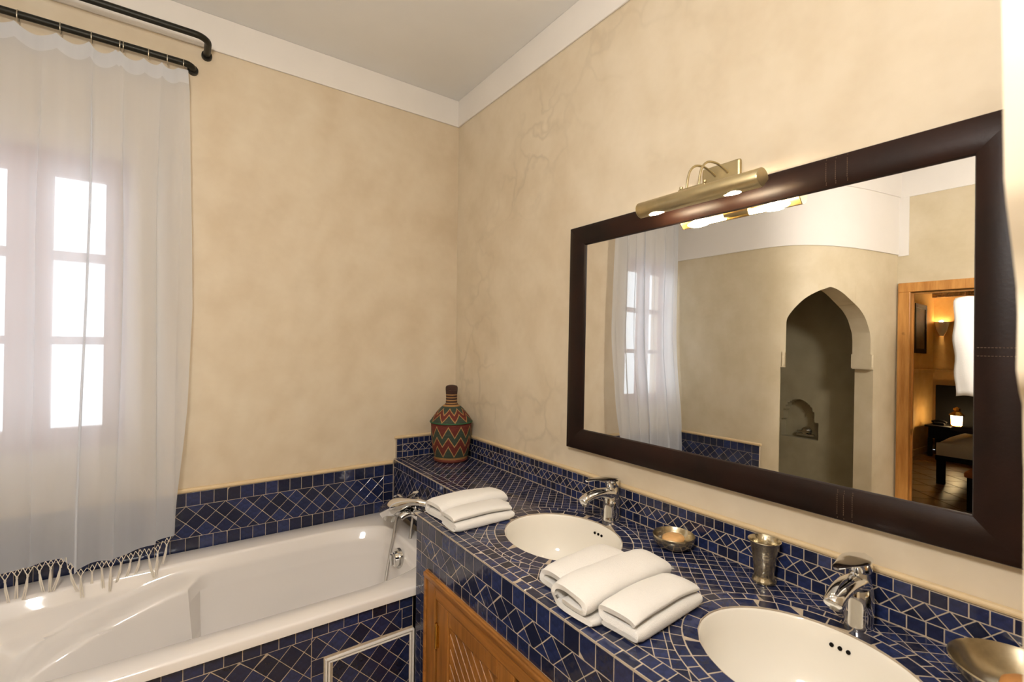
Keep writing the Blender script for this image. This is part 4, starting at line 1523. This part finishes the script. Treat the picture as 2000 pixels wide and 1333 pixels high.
sn = thing('wall_sconce', 'plaster wall sconce glowing upward in the bedroom corner', 'wall lamp', (BX0, 2.185, .42))
scx, scy = BX0, 2.185
rows = []
for r, z in ((.02, .42), (.045, .48), (.06, .53), (.072, .59), (.082, .64), (.084, .65), (.076, .65), (.062, .59), (.04, .51)):
    rows.append([(scx + .001 + r * math.sin(PI * k / 16), scy + r * 1.15 * math.cos(PI * k / 16), z) for k in range(17)])
obj('shade', MB().grid(rows), M_WHITE, sn, smooth=50)
obj('bulb', MB().lathe([(.002, .585), (.02, .595), (.028, .625), (.02, .66), (.002, .67)], (scx + .045, scy), 16), emitter('sconce_bulb', (1, .74, .40, 1), 9500), sn, smooth=60)

hb = obj('headboard', MB().box(BX0 + .035, BX0 + .09, -.6, 2.235, ZF, -.375), M_BLACKWOOD, None, bevel=.01, label='black headboard panel along the bedroom end wall', cat='headboard')
tb = thing('bedside_table', 'black bedside table carrying the lit lantern', 'table', (-7.05, 1.92, ZF))
obj('table_top', MB().box(-7.32, -6.78, 1.60, 2.20, -.992, -.965), M_BLACKWOOD, tb, bevel=.006)
obj('apron', MB().box(-7.28, -6.82, 1.64, 2.16, -1.16, -.992), M_BLACKWOOD, tb)
for x in (-7.26, -6.84):
    for y in (1.66, 2.14):
        obj('leg', MB().box(x - .025, x + .025, y - .025, y + .025, ZF, -1.16), M_BLACKWOOD, tb)
ln = thing('lantern', 'small lit lantern on the black bedside table', 'lantern', (-7.0, 1.876, -.965))
lc = (-7.0, 1.876)
obj('base', MB().lathe([(.001, -.965), (.085, -.965), (.085, -.95), (.06, -.94), (.001, -.94)], lc, 8), M_BRASS, ln)
obj('glass_body', MB().lathe([(.06, -.94), (.066, -.80)], lc, 8, cap0=True, cap1=True), M_LANTERN, ln)
obj('roof', MB().lathe([(.085, -.80), (.09, -.785), (.06, -.76), (.03, -.73), (.045, -.72), (.04, -.69), (.001, -.67)], lc, 8), M_BRASS, ln)
for k in range(8):
    a = 2 * PI * k / 8
    obj('bar', MB().tube([(lc[0] + .062 * math.cos(a), lc[1] + .062 * math.sin(a), -.94), (lc[0] + .068 * math.cos(a), lc[1] + .068 * math.sin(a), -.80)], .004, 6), M_BRASS, ln)
ph = thing('telephone', 'dark telephone lying beside the lantern', 'telephone', (-7.0, 2.07, -.965))
obj('body', MB().box(-7.07, -6.93, 2.0, 2.14, -.965, -.93), M_BLACKWOOD, ph, bevel=.012)
obj('handset', MB().tube(spline([(-6.98, 1.985, -.925), (-6.98, 2.03, -.905), (-6.98, 2.11, -.905), (-6.98, 2.155, -.925)], 4), .016, 10), M_BLACKWOOD, ph, smooth=50)

bed = thing('bed', 'low bed with cream cover on black legs in the bedroom', 'bed', (-5.6, .9, ZF))
obj('frame', MB().box(-6.75, -4.75, .1, 1.62, -1.16, -1.10), M_BLACKWOOD, bed, bevel=.01)
rows = []
for i in range(25):
    u = i / 24
    y = .1 + u * 1.51
    r = []
    for k in range(9):
        v = k / 8
        zt = -.955 + .21 * math.sin(PI * min(1, max(0, (1.62 - y) / 1.3)) * .5) ** .7
        pts = [(-4.76, -1.10), (-4.745, -1.03), (-4.76, -.955), (-4.90, zt - .02), (-5.3, zt), (-5.8, zt), (-6.3, zt - .02), (-6.7, -.98), (-6.74, -1.10)]
        r.append((pts[k][0], y, pts[k][1]))
    rows.append(r)
mb = MB().grid(rows)
n = 9
mb.f.append(tuple(range(n))); mb.f.append(tuple(len(mb.v) - 1 - k for k in range(n)))
obj('mattress', mb, M_FABRIC, bed, smooth=50)
for x in (-6.68, -4.80):
    for y in (.17, 1.575):
        obj('leg', MB().box(x - .035, x + .035, y - .035, y + .035, ZF, -1.16), M_BLACKWOOD, bed)


def pillow(label, c, hx, hy, hz, mat, yaw=0):
    rows = []
    for i in range(13):
        u = -1 + 2 * i / 12
        r = []
        for k in range(24):
            a = 2 * PI * k / 24
            rr = (1 - abs(u) ** 4) ** .5 if abs(u) < 1 else 0.02
            x, y = math.copysign(abs(math.cos(a)) ** .5, math.cos(a)) * hx, math.copysign(abs(math.sin(a)) ** .5, math.sin(a)) * hy
            f = .45 + .55 * rr
            r.append((c[0] + (x * math.cos(yaw) - y * math.sin(yaw)) * f, c[1] + (x * math.sin(yaw) + y * math.cos(yaw)) * f, c[2] + u * hz))
        rows.append(r)
    mb = MB().grid(rows, True)
    mb.f.append(tuple(range(23, -1, -1))); mb.f.append(tuple(len(mb.v) - 24 + k for k in range(24)))
    return obj('cushion', mb, mat, None, smooth=60, label=label, cat='cushion')


pillow('dark brown flat cushion on the cream bed', (-4.93, 1.10, -.79), .12, .42, .035, M_BROWNF)
pillow('amber cushion lying on the cream bed', (-5.26, .98, -.685), .16, .34, .05, M_ORANGEF)
sl = thing('foot_stool', 'black stool with amber seat before the bed', 'stool', (-3.85, 1.0, ZF))
obj('seat', MB().box(-4.05, -3.65, .70, 1.165, -1.115, -1.06), M_ORANGEF, sl, bevel=.015)
for x in (-4.0, -3.70):
    for y in (.745, 1.12):
        obj('leg', MB().box(x - .025, x + .025, y - .025, y + .025, ZF, -1.115), M_BLACKWOOD, sl)

# ------------------------------------------------------------------ fill lamps added out of view
def uplighter(c, n, z, watt, label):  # added to bounce light off the ceiling; no such fitting is seen
    t = thing('fill_uplighter', label, 'wall lamp', (c[0], c[1], z), group='added fill uplighters out of view')
    rows = []
    for r, h in ((.03, 0), (.07, .05), (.11, .11), (.14, .17), (.142, .18), (.132, .18), (.10, .11), (.06, .06)):
        rows.append([(c[0] + n[0] * (.001 + r * math.sin(PI * k / 16)) + n[1] * r * 1.2 * math.cos(PI * k / 16), c[1] + n[1] * (.001 + r * math.sin(PI * k / 16)) + n[0] * r * 1.2 * math.cos(PI * k / 16), z + h) for k in range(17)])
    obj('shade', MB().grid(rows), M_WHITE, t, smooth=50)
    r = .035
    prof = [(.001, z + .10)] + [(r * math.sin(PI * k / 8), z + .135 - r * math.cos(PI * k / 8)) for k in range(1, 8)] + [(.001, z + .17)]
    obj('bulb', MB().lathe(prof, (c[0] + n[0] * .06, c[1] + n[1] * .06), 16), emitter('fill_uplighter_bulb', FILL_COLOUR, watt / (4 * PI * r * r) / PI), t, smooth=80)


uplighter((-.35, -1.6), (0, 1), .50, FILL_UPLIGHT_W, 'added unseen fill uplighter on the hall wall toward the bedroom door')
uplighter((.75, -1.6), (0, 1), .50, FILL_UPLIGHT_W, 'added unseen fill uplighter on the hall wall toward the mirror side')
t = thing('fill_pendant', 'added fill pendant with opal globe, unseen in the bathroom', 'pendant lamp', (-.22, .14, .45))  # added beside the camera to light counter and walls, not a known lamp
obj('cable', MB().tube([(-.22, .14, ZT), (-.22, .14, .71)], .004, 8), M_BLACKIRON, t)
prof = [(.001, .72)] + [(.12 * math.sin(PI * k / 14), .60 + .12 * math.cos(PI * k / 14)) for k in range(1, 14)] + [(.001, .48)]
obj('globe', MB().lathe(prof, (-.22, .14), 32), emitter('fill_pendant_globe', FILL_COLOUR, FILL_PENDANT_W / (4 * PI * .12 ** 2) / PI), t, smooth=80)
